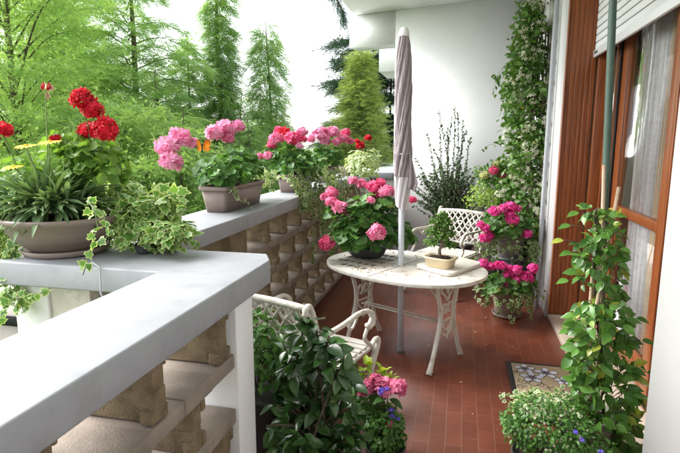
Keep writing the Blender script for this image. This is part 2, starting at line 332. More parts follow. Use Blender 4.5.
# ================================================================ SETTING
GZ = -3.6
tag(MB().box((-150,-60,GZ-.2),(150,160,GZ)).build('ground', M['grass']), kind='structure')
tag(MB().box((-.88,-1.2,-.22),(1.5,1.40,0)).box((-1.46,1.40,-.22),(1.5,6.62,0)).build('balcony_floor', M['floor']), kind='structure')
tag(MB().prism([(-1.36,-1.4),(1.6,-1.4),(1.6,6.9),(-1.36,6.9)], 2.926, 3.6).build('balcony_ceiling', M['soffit']), kind='structure')
# house wall with its opening
hw = empty('house_wall', (.72,2,0), 'white plastered house wall beside the camera with the balcony door set into it', 'wall')
MB().box((.72,-1.2,0),(1.02,2.04,2.93)).build('wall_face', M['white'], hw)
MB().box((.70,4.275,0),(1.02,6.6,2.93)).build('wall_face', M['white'], hw)
MB().box((.72,2.04,2.56),(1.02,4.275,2.93)).build('lintel', M['white'], hw)
MB().box((.722,2.04,-.02),(1.10,4.262,.035)).build('door_sill', M['marble'], hw, bevel=.004)
tag(MB().box((-1.40,-1.5,-.2),(1.5,-1.21,2.92)).build('light_block_wall', M['white']), 'plain white wall added out of view behind the camera to block sky light', 'wall')  # unseen wall, added to stop sky light coming in from behind the camera
# room behind
tag(MB().box((2.6,-1,-.1),(2.7,6,3)).box((1.03,-1.,-.12),(2.6,6,-.004)).box((1.03,-1.1,-.1),(2.6,-1,3)).box((1.03,6,-.1),(2.6,6.1,3)).box((1.03,-1,2.94),(2.6,6,3.0)).build('room_interior', M['dark']), kind='structure')
# back wall (turned a little)
def rotp(x, y, a, c): return (c[0]+x*math.cos(a)-y*math.sin(a), c[1]+x*math.sin(a)+y*math.cos(a))
A = R(-14); c0 = (-.83, 6.42)
bw = empty('partition_wall', (-.83,6.42,0), 'big plain white wall closing the far end of the balcony behind the umbrella', 'wall')
MB().prism([rotp(0,0,A,c0), rotp(1.9,0,A,c0), rotp(1.9,.3,A,c0), rotp(0,.3,A,c0)], 0, 2.925).build('wall_face', M['white'], bw)
MB().prism([rotp(-.62,.012,A,c0), rotp(-.003,.012,A,c0), rotp(-.003,.28,A,c0), rotp(-.62,.28,A,c0)], 2.545, 2.925).build('beam', M['white'], bw)
# ---------------------------------------------------------------- parapets
def lattice(axis, a0, a1, x0, x1, parent, offs=0., tops=(.77,.59,.41,.23,.055), front=1):
    z_up = .929; k = 0
    for zt in tops:
        sh = MB()
        sp = .335; y = a0+((k % 2)*.5*sp+offs) % sp
        while y < a1-.02:
            w = .046; j = random.uniform(-.004, .004); e0 = random.uniform(-.007, .007)
            lo, hi = y, min(y+w, a1)
            zz0 = zt+.002; zz1 = z_up-.001
            n_ = 2; bl = MB()
            for q in range(n_):   # slightly ragged block edges
                za = zz0+(zz1-zz0)*q/n_; zb = zz0+(zz1-zz0)*(q+1)/n_; jx = random.uniform(-.002,.002)
                if axis == 'y': bl.box((x0+.006+j, lo+jx+e0, za), (x1-.006+jx, hi+jx*.5+e0, zb))
                else: bl.box((lo+jx+e0, x0+.006+j, za), (hi+e0, x1-.006+jx, zb))
            if hi-lo > .03 and axis == 'y':
                for za, zb in ((zz0+.001, zz0+.034+random.uniform(-.006,.008)), (zz1-.036+random.uniform(-.008,.006), zz1-.001)):
                    for s0, s1 in ((lo-.012+random.uniform(-.004,.004), lo+e0+.002), (hi+e0-.002, hi+.013+random.uniform(-.005,.005))): bl.box((x1-.034+random.uniform(-.004,.004), s0, za), (x1-.003+random.uniform(-.002,.002), s1, zb))
            if hi-lo > .01: bl.build('block_divider', M['block'], parent, bevel=.003)
            y += sp
        n_ = int((a1-a0)/.16)+1
        for q in range(n_):
            ya = a0+(a1-a0)*q/n_; yb = a0+(a1-a0)*(q+1)/n_-.0015; jz = random.uniform(-.004,.003); jx = random.uniform(-.004,.004)
            if axis == 'y': sh.box((x0+jx, ya, zt-.046), (x1+jx, yb, zt+jz))
            else: sh.box((ya, x0+jx, zt-.046), (yb, x1+jx, zt+jz))
        z_up = zt-.046; k += 1; sh.build('block_shelf', M['shelf'], parent, bevel=.003)
    base = MB()
    if axis == 'y': base.box((x0, a0, -.0), (x1, a1, .008))
    return
np1 = empty('balcony_parapet', (-.76,1.5,0), 'near L shaped parapet with pale grey painted cap and chamfered corner beside the camera', 'parapet')
L8 = [(-.90,-1.2),(-.62,-1.2),(-.62,1.60),(-.665,1.69),(-.90,1.69),(-1.535,1.69),(-1.56,1.66),(-1.56,1.375),(-.90,1.375)]; k = 9
MB().raw([(x,y,.929) for x,y in L8]+[(x,y,1.01) for x,y in L8], [(9,10,11,17),(11,12,13),(11,13,17),(13,14,15),(13,15,16),(13,16,17),(8,2,1,0),(4,3,2),(8,4,2),(6,5,4),(7,6,4),(8,7,4)]+[(i,(i+1)%k,k+(i+1)%k,k+i) for i in range(k)]).build('cap', M['cap'], np1, bevel=.006)
MB().box((-.865,1.372,-.0),(-.645,1.50,.928)).build('end_pillar', M['white'], np1, bevel=.004)
lattice('y', -.25, 1.37, -.86, -.65, np1, offs=.195)
MB().box((-1.50,1.42,-.2),(-1.36,1.64,.928)).build('end_pillar', M['white'], np1, bevel=.005)
MB().box((-1.358,1.43,0.72),(-1.20,1.63,.928)).box((-1.358,1.43,0.30),(-1.20,1.63,.70)).build('stained_block', M['stained'], np1, bevel=.004)
lattice('x', -1.195, -.868, 1.43, 1.62, np1, offs=.28)
np2 = empty('balcony_parapet', (-1.28,3.6,0), 'long far parapet of open tuff block lattice with a grey cap full of flower boxes', 'parapet')
capf = [(1.70,3.02),(3.025,4.6),(4.605,6.28)]
for a, b_ in ((1.695,2.60),(2.604,4.35),(4.354,6.62)): MB().box((-1.45,a,.929),(-1.13,b_,1.01)).build('cap', M['cap'], np2, bevel=.006)
MB().box((-1.415,2.44,0),(-1.165,2.66,.928)).build('joint_pillar', M['block'], np2, bevel=.004)
lattice('y', 1.70, 2.438, -1.41, -1.17, np2, offs=.28); lattice('y', 2.662, 6.3, -1.41, -1.17, np2, offs=.333)
MB().box((-1.42,6.31,0),(-1.15,6.60,.928)).build('corner_pillar', M['stained'], np2, bevel=.004)
MB().box((-1.128,6.40,.929),(-.835,6.61,1.01)).build('cap', M['cap'], np2, bevel=.006)
MB().box((-1.148,6.45,0),(-.84,6.57,.52)).box((-.95,6.45,.522),(-.84,6.57,.926)).build('end_block', M['white'], np2, bevel=.004)
# cable hanging over the parapet
w = MB(); p = [at(88,222,1.37)+(0,-.03,0)*1 if 0 else atz(92,262,1.02), np.array([-1.10,1.366,1.012]), np.array([-1.10,1.36,.93]), np.array([-1.05,1.35,.87]), np.array([-1.0,1.42,.80])]
w.tube(p, .003, 6); tag(w.build('cable', M['pipe'], smooth=True), 'thin grey cable running over the edge of the grey cap below the bowl planter', 'cable')
# ---------------------------------------------------------------- door
dr = empty('balcony_door', (1.0,3.2,.035), 'varnished brown wooden balcony door with glass panes and sheer curtains', 'door')
cs = MB()
for i in range(6):
    x0 = .724+i*.0335; cs.box((x0, 4.236+.0008*(i%2), .037), (x0+.0330, 4.272, 2.555))
cs.box((.718,4.222,.036),(.7235,4.2735,2.555)); cs.build('reveal_boards', M['wood'], dr, bevel=.003)
MB().box((.935,4.20,.037),(1.045,4.262,2.50)).build('jamb', M['wood'], dr, bevel=.004)
def leaf(y0, y1, x, st, mid=.93, label=None):
    lf = MB().box((x,y0,.045),(x+.045,y0+st,2.45)).box((x,y1-st,.045),(x+.045,y1,2.45)).box((x+.002,y0+st+.001,.045),(x+.043,y1-st-.001,.20)).box((x+.002,y0+st+.001,mid),(x+.043,y1-st-.001,mid+.055)).box((x+.002,y0+st+.001,2.36),(x+.043,y1-st-.001,2.45)).build('door_leaf', M['wood'], dr, bevel=.005)
    MB().box((x-.006,y0+st-.012,.21),(x+.0,y0+st-.001,2.36)).box((x-.006,y1-st+.001,.21),(x+.0,y1-st+.012,2.36)).build('bead', M['woodd'], lf, bevel=.002)
    MB().box((x+.018,y0+st+.002,.205),(x+.022,y1-st-.002,mid-.002)).build('glass_pane', M['glass'], lf)
    MB().box((x+.018,y0+st+.002,mid+.057),(x+.022,y1-st-.002,2.358)).build('glass_pane', M['glass'], lf)
leaf(3.86,4.195,1.0,.09); leaf(2.80,3.84,1.0,.14); leaf(2.06,2.785,1.0,.13)
MB().box((.955,2.735,.037),(.998,2.83,2.45)).build('jamb', M['wood'], dr, bevel=.004)
MB().box((.984,3.842,.10),(.999,3.858,2.4)).build('dark_gap_strip', M['rubber'], dr)  # black strip whose colour stands in for the shaded gap between two leaves
# curtains
def curtain(y0, y1, x, mat, label, amp=.02, k=46, name='curtain', z0=.06, z1=2.4):
    n = 120; v=[]; f=[]
    for j in range(9):
        z = z0+(z1-z0)*j/8
        for i in range(n):
            t=i/(n-1); yy=y0+(y1-y0)*t; v.append((x+amp*math.sin(t*k+.4*math.sin(j*.7+t*5))*(1-.25*j/8)+amp*.5*math.sin(t*k*2.3+j*.2), yy+.006*math.sin(j*1.3+i*.3), z))
    for j in range(8):
        for i in range(n-1): f.append((j*n+i, j*n+i+1, (j+1)*n+i+1, (j+1)*n+i))
    o = MB().raw(v, f).build(name, mat, smooth=True); s_ = o.modifiers.new('s', 'SOLIDIFY'); s_.thickness = .002
    return tag(o, label, 'curtain')
curtain(3.17,3.62,1.065, M['curtain'], 'white sheer curtain behind the wide glass pane of the balcony door', .018, 40)
curtain(3.9,4.12,1.07, M['curtain'], 'narrow sheer curtain behind the farthest glass pane of the balcony door', .01, 14)
curtain(3.03,3.165,1.052, M['drape'], 'beige drape hanging at the edge of the balcony door glass', .012, 16)
curtain(2.1,2.8,1.12, M['curtain'], 'sheer curtain behind the door pane hidden by the near wall', .018, 40)
# roller shutter
rs = empty('roller_shutter', (.92,3.2,2.0), 'half lowered white roller shutter above the wooden balcony door', 'shutter')
s_ = MB(); z = 2.052
while z < 2.54:
    h = .052; pr = [(0,0),(-.004,.004),(-.0055,.024),(-.004,.046),(0,.050)]
    v = [(.915+a, y, z+b_) for y in (2.06, 4.225) for a, b_ in pr]; f = [(i, i+1, 6+i, 5+i) for i in range(4)]+[(0,5,9,4)]+[(0,1,2,3,4),(9,8,7,6,5)]
    s_.raw(v, f); z += h
s_.build('slats', M['shutter'], rs); MB().box((.9,2.06,2.0),(.92,4.225,2.05)).build('bottom_bar', M['shutter'], rs, bevel=.003)
MB().box((.894,4.10,2.02),(.8995,4.17,2.034)).build('clip', M['grey'], rs)
# pole, pipe, lamp
p0 = np.array([.635,2.45,0.]); p1 = at(613,0,2.45); d = (p1-p0)
tag(MB().tube([at(601,330,2.5)*1, at(604,221,2.47), p1, p1+(p1-at(604,221,2.47))*.75], .0155, 10).build('green_pole', M['gpole'], smooth=True), 'dark green metal pole standing upright in front of the shutter', 'pole')
dp = MB().tube([(.655,4.44,.0),(.655,4.44,.9),(.66,4.46,2.0),(.665,4.47,2.92)], .018, 12).build('drain_pipe', M['pipe'], smooth=True)
tag(dp, 'thin grey pipe running up the wall strip between jasmine and door casing', 'pipe')
lm = empty('wall_lamp', (.70,4.72,2.43), 'round white bulkhead lamp high on the wall above the jasmine', 'lamp')
b1 = MB(); b2 = MB()
def lx(prof, c, seg=28):
    m_ = MB(); m_.lathe(prof, (0,0,0), seg); v = m_.V[0]; m_.V[0] = np.stack([c[0]-v[:, 2], c[1]+v[:, 0], c[2]+v[:, 1]], 1); return m_
lx([(.085,0),(.098,.012),(.10,.04),(.088,.055),(.078,.055)], (.699,4.72,2.43)).build('lamp_ring', M['potrim'], lm, smooth=True)
lx([(.078,.05),(.07,.072),(.045,.088),(.0,.094)], (.699,4.72,2.43)).build('lamp_glass', M['plastic'], lm, smooth=True)
# door mat
mt = empty('door_mat', (.5,2.95,0), 'beige door mat with outlined flowers and a black rubber border', 'mat')
MB().box((.322,2.56,.001),(.70,3.285,.010)).build('mat_border', M['rubber'], mt, bevel=.003)
MB().box((.352,2.59,.0105),(.685,3.255,.0125)).build('mat_field', surf('mat_pile', (.50,.40,.26), (.42,.33,.21), 60, .95, .6, 250), mt)
mk = MB(); mw = MB(); my = MB()
def disc(mb, c, r_, z, n=12, a0=0, sx=1, sy=1):
    v=[(c[0],c[1],z)]+[(c[0]+r_*sx*math.cos(2*PI*i/n)*math.cos(a0)-r_*sy*math.sin(2*PI*i/n)*math.sin(a0), c[1]+r_*sx*math.cos(2*PI*i/n)*math.sin(a0)+r_*sy*math.sin(2*PI*i/n)*math.cos(a0), z) for i in range(n)]
    mb.raw(v, [(0,1+i,1+(i+1)%n) for i in range(n)])
def flower(cx, cy, s):
    for i in range(5):
        a = 2*PI*i/5+.3; c = (cx+math.cos(a)*s, cy+math.sin(a)*s)
        disc(mk, c, s*.66, .0130, a0=a, sx=1.1, sy=.75); disc(mw, c, s*.54, .0134, a0=a, sx=1.1, sy=.75); disc(mk, (cx+math.cos(a)*s*.6, cy+math.sin(a)*s*.6), s*.12, .0137)
    disc(mk, (cx,cy), s*.3, .0139); disc(my, (cx,cy), s*.2, .0142)
for cx, cy, s in ((.425,3.185,.040),(.455,3.07,.044),(.545,3.15,.044),(.63,3.06,.034),(.42,2.80,.036),(.56,2.76,.044)): flower(cx, cy, s)
def curl(c, r_, a0, turns, z=.0131):
    P_ = [(c[0]+r_*(1-.8*t)*math.cos(a0+turns*t*2*PI), c[1]+r_*(1-.8*t)*math.sin(a0+turns*t*2*PI)) for t in np.linspace(0,1,16)]
    for (x0,y0),(x1,y1) in zip(P_, P_[1:]):
        d_=math.hypot(x1-x0,y1-y0); nx,ny=-(y1-y0)/d_*.0025,(x1-x0)/d_*.0025; mk.raw([(x0-nx,y0-ny,z),(x1-nx,y1-ny,z),(x1+nx,y1+ny,z),(x0+nx,y0+ny,z)],[(0,1,2,3)])
for c, r_, a0, t in (((.46,2.98),.05,0,1.1),((.40,3.0),.035,2,1.2),((.56,2.93),.06,4,1.3),((.62,2.90),.035,2,1.2),((.50,2.97),.035,5,1.2),((.38,2.93),.03,0,1.3),((.45,2.70),.03,0,1.3),((.57,2.86),.05,4,1.1),((.47,2.88),.04,1,1.1),((.64,3.08),.03,3,1.2),((.42,2.84),.03,5,1),((.37,3.12),.018,1,1),((.46,3.22),.02,3,1.1)): curl(c, r_, a0, t)
mk.build('mat_outline', M['rubber'], mt); mw.build('mat_petals', surf('mat_white', (.62,.63,.72), (.52,.53,.64), 60, .95, .4, 250), mt); my.build('mat_flower_centre', surf('mat_centre', (.25,.16,.35), None, 60, .95, .2), mt)
# ---------------------------------------------------------------- table
TC = np.array([-.35,3.31,0]); TA = R(-27); TZ = .60
tb = empty('garden_table', (TC[0],TC[1],0), 'white oval cast metal garden table with scrolled legs in the middle of the balcony', 'table', rz=TA)
def sup(a, b_, n, k=72):
    return [(a*abs(math.cos(t))**(2/n)*(1 if math.cos(t)>0 else -1), b_*abs(math.sin(t))**(2/n)*(1 if math.sin(t)>0 else -1)) for t in [2*PI*i/k for i in range(k)]]
t_ = MB(); t_.local = True; t_.prism(sup(.548,.40,2.25), TZ-.022, TZ); t_.build('tabletop', M['iron'], tb, bevel=.006)
sl = MB(); sl.local = True
for sx in (-1,):
    for i in range(6):
        for j in range(5):
            x = sx*(.14+.055*i); y = -.24+.10*j
            if (x/.5)**2+(y/.36)**2 < .9: sl.box((x-.018,y-.03,TZ+.0006),(x+.018,y+.012,TZ+.0012))
sl.build('piercing', surf('dark_slot', (.25,.22,.19), None, 9, .9, 0), tb)
sm_ = MB(); sm_.local = True; sm_.box((-.0015,-.398,TZ+.0002),(.0015,.398,TZ+.0016)).build('leaf_seam', M['grey'], tb)
def bez(P_, n=14):
    P_ = np.array(P_, float); t = np.linspace(0, len(P_)-1, n); out=[]
    for q in t:   # catmull-rom
        i = min(int(q), len(P_)-2); u = q-i; p0=P_[max(i-1,0)]; p1=P_[i]; p2=P_[i+1]; p3=P_[min(i+2,len(P_)-1)]
        out.append(.5*((2*p1)+(-p0+p2)*u+(2*p0-5*p1+4*p2-p3)*u*u+(-p0+3*p1-3*p2+p3)*u**3))
    return np.array(out)
for sx in (-1, 1):
    X_ = sx*.33
    for sy in (-1, 1):
        l_ = MB(); l_.local = True
        l_.tube([(X_+sx*.0,sy*a,z_) for a, z_ in bez([(.14,.575),(.125,.50),(.085,.38),(.09,.28),(.14,.14),(.175,.06),(.205,.004)], 18)], [.016]*14+[.017,.018,.02,.022], 8, flat=.8)
        l_.tube([(X_,sy*a,z_) for a, z_ in bez([(.125,.50),(.165,.55),(.205,.565),(.215,.55),(.2,.54)], 10)], .011, 6)
        l_.build('leg', M['iron'], tb, smooth=True)
    s_ = MB(); s_.local = True
    for sy in (-1, 1):
        s_.tube([(X_,sy*a,z_) for a, z_ in bez([(.0,.22),(.055,.27),(.07,.33),(.05,.40),(.015,.40),(.012,.36),(.035,.345)], 20)], .009, 6)
        s_.tube([(X_,sy*a,z_) for a, z_ in bez([(.0,.47),(.03,.53),(.07,.53),(.075,.49),(.04,.47),(.0,.42)], 16)], .008, 6)
        s_.tube([(X_,sy*a,z_) for a, z_ in bez([(.09,.28),(.06,.22),(.02,.20),(.0,.17)], 10)], .008, 6)
    s_.tube([(X_,-.14,.578),(X_,.14,.578)], .012, 6); s_.tube([(X_,-.085,.30),(X_,.085,.30)], .007, 6)
    s_.build('scroll_panel', M['iron'], tb, smooth=True)
r_ = MB(); r_.local = True; r_.tube([(-.33,-.02,.275),(.33,-.02,.275)], .006, 6).tube([(-.33,.02,.275),(.33,.02,.275)], .006, 6); r_.build('stretcher', M['iron'], tb, smooth=True)
r_ = MB(); r_.local = True
for sx in (-1,1): r_.tube([(sx*.33,0,.34),(sx*.12,0,.575)], .005, 6)
r_.build('brace', M['iron'], tb, smooth=True)
def tpos(u, v): return np.array([TC[0]+u*math.cos(TA)-v*math.sin(TA), TC[1]+u*math.sin(TA)+v*math.cos(TA), TZ])
# litter
lt = MB(); n = 520; k_ = rng.random(n)<.7; px_ = np.where(k_, rng.normal(372,22,n), rng.uniform(345,480,n)); py_ = np.where(k_, rng.normal(262,5,n), rng.uniform(256,280,n))
P_ = np.array([atz(a, b_, TZ+.003+.005*random.random()) for a, b_ in zip(px_, py_)]); loc = P_-TC; u = loc[:,0]*math.cos(TA)+loc[:,1]*math.sin(TA); v_ = -loc[:,0]*math.sin(TA)+loc[:,1]*math.cos(TA)
P_ = P_[(u/.5)**2+(v_/.35)**2 < .95]; m_ = len(P_)
lt.inst(LB, P_, np.array([0,0,1.])+rng.normal(size=(m_,3))*.35, unit(m_), .014*(.5+rng.random(m_)))
tag(lt.build('dry_petals', M['litter']), 'dry fallen petals scattered on the white table', 'petals', kind='stuff')
# tray and bonsai
q = [atz(*p_, TZ) for p_ in ((414,268),(450,278),(483,266),(448,257))]; cc = sum(q)/4
tr_ = MB(); poly=[]
for i in range(4):
    a, b_, c_ = q[i-1], q[i], q[(i+1)%4]
    for t in (0,.25,.5,.75,1):
        s0 = b_+(a-b_)*.16; s1 = b_+(c_-b_)*.16; p_ = (1-t)**2*s0+2*t*(1-t)*b_+t*t*s1; poly.append((p_[0],p_[1]))
tr_.prism(poly, TZ+.003, TZ+.024); tag(tr_.build('tray', M['slab'], bevel=.006), 'pale slab lying on the table under the bonsai pot', 'slab')
bp_ = atz(440,266.5,TZ+.025)
bo = empty('bonsai', tuple(bp_), 'bonsai tree in a shallow cream pot on the pale slab', 'bonsai')
MB().lathe([(.066,0),(.07,.004),(.078,.05),(.088,.056),(.088,.066),(.078,.066),(.074,.056)], bp_, 40, 1.15, .82, TA, sq=5).build('pot', M['cream'], bo)
sg = MB(); n=500; d_ = unit(n); d_[:,2]=np.abs(d_[:,2])*.35; sg.lathe([(.076,.05),(.06,.062),(.03,.068),(0,.07)], bp_, 24, 1.12, .8, TA); sg.inst(LB, bp_+np.array([0,0,.058])+d_*np.array([.075,.055,.03])*rng.random((n,1))**.4, unit(n)+[0,0,1], unit(n), .009*(.6+rng.random(n))); sg.build('soil', M['soil'], bo)
bt_ = MB(); base = bp_+np.array([0,0,.055])
tk = base+np.array([(0,0,0),(-.006,0,.05),(.012,.004,.09),(-.004,0,.14),(.01,0,.19),(.0,0,.235)]); bt_.tube(bez(tk, 16), np.linspace(.011,.003,16), 8)
for a in range(5): bt_.tube([base+(0,0,.012), base+np.array([math.cos(a*1.3)*.02,math.sin(a*1.3)*.02,.004]), base+np.array([math.cos(a*1.3)*.04,math.sin(a*1.3)*.03,-.006])], [.008,.006,.003], 6)
pads = [(-.055,0,.10,.042),(.055,0,.09,.035),(-.045,0,.165,.045),(.05,0,.155,.04),(0,.02,.20,.05),(-.03,-.01,.235,.042),(.03,.0,.225,.04),(.0,-.02,.14,.035),(.005,0,.265,.035)]
bl_ = MB()
for x, y, z_, r0 in pads:
    bt_.tube(bez([base+(0,0,z_-.03), base+np.array([x*.5,y,z_-.015]), base+np.array([x,y,z_])], 5), [.004,.0035,.003,.0025,.0015], 5)
    dome(bl_, LB, base+np.array([x,y,z_]), (r0,r0,r0*.75), 170, .021, jit=.5, lo=.2, zmin=-.6, seed=int(z_*1000))
bt_.build('trunk', M['barkl'], bo, smooth=True); bl_.build('foliage', M['bon'], bo)
# ---------------------------------------------------------------- umbrella
ub = empty('closed_umbrella', (-.355,3.292,0), 'closed taupe garden umbrella rising through the white table', 'umbrella')
x0, y0 = -.365, 3.292
MB().tube([(x0+.008,y0,.012),(x0,y0,.6),(x0-.01,y0,2.03)], .0195, 16).build('pole', M['alu'], ub, smooth=True)
MB().tube([(x0+.008,y0,0),(x0+.008,y0,.03)], .014, 12).tube([(x0+.008,y0,0),(x0+.008,y0,.006)], .03, 12).build('pole_foot', M['grey'], ub)
cv = []; nz_, ns = 90, 96; prof = [(0,.030),(.07,.040),(.2,.048),(.35,.0525),(.55,.050),(.72,.052),(.82,.058),(.9,.056),(1,.05)]
for j in range(nz_):
    t = j/(nz_-1); z_ = 2.035-t*.865; r0 = np.interp(t, [a for a,_ in prof], [b_ for _,b_ in prof])
    for i in range(ns):
        a = 2*PI*i/ns; rr_ = r0*(1.05-.30*(1-abs(math.sin(3*a+10*t)))**2.2-.16*(1-abs(math.sin(5*a+17*t+1)))**3+.02*math.sin(17*a-5*t)); cv.append((x0-.009+.009*t+rr_*math.cos(a), y0+rr_*math.sin(a), z_+(.012*math.sin(6*a) if j==nz_-1 else 0)))
f = [(j*ns+i, j*ns+(i+1)%ns, (j+1)*ns+(i+1)%ns, (j+1)*ns+i) for j in range(nz_-1) for i in range(ns)]+[tuple(range(ns))]
MB().raw(cv, f).build('canopy', M['fabric'], ub, smooth=True)
sk = []; 
for j in range(14):
    t = j/13; z_ = 1.18-t*.20; r0 = .052-.014*t
    for i in range(ns):
        a = 2*PI*i/ns; rr_ = r0*(1+.10*math.sin(7*a+5*t)+.05*math.sin(13*a+9*t)); sk.append((x0+rr_*math.cos(a), y0+rr_*math.sin(a), z_+.012*math.sin(2*a+1)*(j>11)))
MB().raw(sk, [(j*ns+i, j*ns+(i+1)%ns, (j+1)*ns+(i+1)%ns, (j+1)*ns+i) for j in range(13) for i in range(ns)]).build('canopy_hem', M['fabricw'], ub, smooth=True)
fl_ = []; nu, nv = 12, 16
for j in range(nv):
    t = j/(nv-1); z_ = 1.345-.235*t
    for i in range(nu):
        s0 = i/(nu-1); w_ = (.010+.050*min(1,t*1.25)**1.1*(1-.35*max(0,t-.8)*5)); fl_.append((x0+.040+s0*w_, y0-.035+.016*math.sin(s0*9+t*3)*t, z_-.02*s0*t))
o = MB().raw(fl_, [(j*nu+i, j*nu+i+1, (j+1)*nu+i+1, (j+1)*nu+i) for j in range(nv-1) for i in range(nu-1)]).build('canopy_flap', M['fabric'], ub, smooth=True); q_ = o.modifiers.new('s','SOLIDIFY'); q_.thickness = .004
MB().tube([(x0+.052*math.cos(a), y0+.052*math.sin(a), 1.335+.012*math.sin(a)) for a in np.linspace(0,2*PI,20)], .006, 6, cap=False).build('tie_strap', M['fabricw'], ub, smooth=True)
MB().lathe([(.03,0),(.033,.004),(.031,.03),(.026,.045),(.015,.055),(0,.058)], (x0-.009,y0,2.03), 20).build('finial', M['plastic'], ub, smooth=True)
# ---------------------------------------------------------------- chairs
def make_chair(loc, rz, label):
    t = empty('garden_armchair', loc, label, 'chair', 'white cast metal armchairs', rz)
    W, D, SH, BH = .25, .225, .365, .72
    def L_(): m_ = MB(); m_.local = True; return m_
    s_ = L_()
    for i in range(9): y = D-.012-i*.052; s_.box((-W+.012,y-.022,SH-.012),(W-.012,y+.018,SH))
    for x in (-W,-.02,W-.02): s_.box((x,-D-.01,SH-.03),(x+.02,D,SH-.0125))
    s_.box((-W,D+.001,SH-.03),(W,D+.02,SH-.002)); s_.build('seat', M['iron'], t, bevel=.003)
    lean = lambda z_: -D-.02-(z_-SH)*.28
    b_ = L_(); zs = (SH+.06, BH)
    b_.tube([(x, lean(BH-.0+.012*math.cos(x*6)), BH-.012+.014*math.cos(x*6)) for x in np.linspace(-W,W,9)], .017, 8, flat=.7)
    b_.tube([(-W,lean(zs[0]),zs[0]),(W,lean(zs[0]),zs[0])], .010, 6)
    for i in range(-4,12):        # crossing diagonals, clipped to the frame
        for sgn in (-1,1):
            pts=[]
            for z_ in np.linspace(zs[0],BH-.005,9):
                x = sgn*(-W+i*.062-.12+(z_-zs[0])*.75+.008*math.sin(z_*40+i))
                if -W<=x<=W: pts.append((x,lean(z_)-.001*sgn,z_))
            if len(pts)>1: b_.tube(pts, .0075, 6)
    for x in np.linspace(-.19,.19,5):
        for z_ in (.50,.61): b_.tube([(x+.02*math.cos(a), lean(z_+.02*math.sin(a))+.004, z_+.02*math.sin(a)) for a in np.linspace(0,2*PI,11)], .006, 5, cap=False)
    b_.build('backrest', M['iron'], t, smooth=True)
    for sx in (-1,1):
        x = sx*W
        p_ = L_(); p_.tube(bez([(x,-D+.02,0),(x,-D-.01,.18),(x,lean(SH),SH),(x,lean(.6),.6),(x,lean(BH)-.012,BH),(x,lean(BH)-.045,BH+.012),(x,lean(BH)-.05,BH-.02)], 22), .014, 8); p_.build('rear_leg', M['iron'], t, smooth=True)
        p_ = L_(); p_.tube([(x+sx*a,y,z_) for a,y,z_ in bez([(.02,D+.05,.004),(.01,D+.03,.05),(0,D-.02,.14),(0,D-.01,.25),(0,D+.045,.335),(0,D+.05,.37),(0,D+.02,SH+.015),(0,D-.03,SH-.01)], 24)], [.019]+[.014]*9+[.018]*8+[.014]*6, 8); p_.build('front_leg', M['iron'], t, smooth=True)
        p_ = L_(); p_.tube(bez([(x,lean(.57),.57),(x,-.1,.565),(x,.06,.575),(x+sx*.008,.145,.565),(x+sx*.01,.19,.53),(x+sx*.01,.19,.49),(x+sx*.01,.155,.475),(x+sx*.01,.13,.50)], 24), [.013]*12+[.017]*6+[.012]*6, 8)
        p_.tube(bez([(x+sx*.01,.185,.52),(x,.13,.44),(x,.15,.40),(x,.19,.37)], 10), .011, 6); p_.tube(bez([(x,.05,.565),(x,.0,.52),(x,-.04,.54),(x,-.02,.56)], 8), .007, 5); p_.build('armrest', M['iron'], t, smooth=True)
    return t
fa = math.atan2(.955,.295)-PI/2
make_chair((-.72,2.375,0), fa, 'white armchair nearest the camera, seen from behind and partly hidden by the dark glossy plant')
make_chair((-.13,4.86,0), math.atan2(-.90,-.43)-PI/2, 'white armchair with lattice back standing on the far side of the table near the wall')
# ================================================================ POTTED PLANTS
def wpt(*a): return np.array(a, float)
def stalks(parent, segs, rad=.0022, mat='stalk', name='flower_stalk'):
    s_ = MB()
    for a, b_ in segs: s_.tube(path(a, b_, -.006, 6, .001), rad, 5, cap=False)
    return s_.build(name, M[mat], parent, smooth=True)
def pot_round(parent, c, r0, r1, h, mat='pot', saucer=True, ribs=False, z0=0):
    z = c[2]+z0
    if saucer: MB().lathe([(r0*1.0,0),(r0*1.22,.004),(r0*1.30,.028),(r0*1.26,.028),(r0*1.18,.010),(0,.009)], (c[0],c[1],z), 40).build('saucer', M[mat], parent, smooth=False, bevel=0)
    zb = .010 if saucer else 0
    pr = [(r0*.97,zb),(r0,zb+.004)]+([(r0+(r1-r0)*t, zb+h*t*.82) for t in (.3,.6,.9)])+[(r1*.98,h*.84),(r1*1.05,h*.86),(r1*1.07,h*.98),(r1*1.05,h),(r1*.98,h),(r1*.96,h*.9)]
    o = MB().lathe(pr, (c[0],c[1],z), 48)
    if ribs:
        v = o.V[0]; d = v[:, :2]-np.array(c[:2]); a = np.arctan2(d[:,1], d[:,0]); k = np.where(v[:,2] < z+h*.85, 1+.018*np.cos(a*24), 1); v[:, :2] = np.array(c[:2])+d*k[:, None]
    o.build('pot', M[mat], parent, smooth=True)
    MB().lathe([(r1*.955,h*.88),(r1*.5,h*.92),(0,h*.93)], (c[0],c[1],z), 30).build('soil', M['soil'], parent)
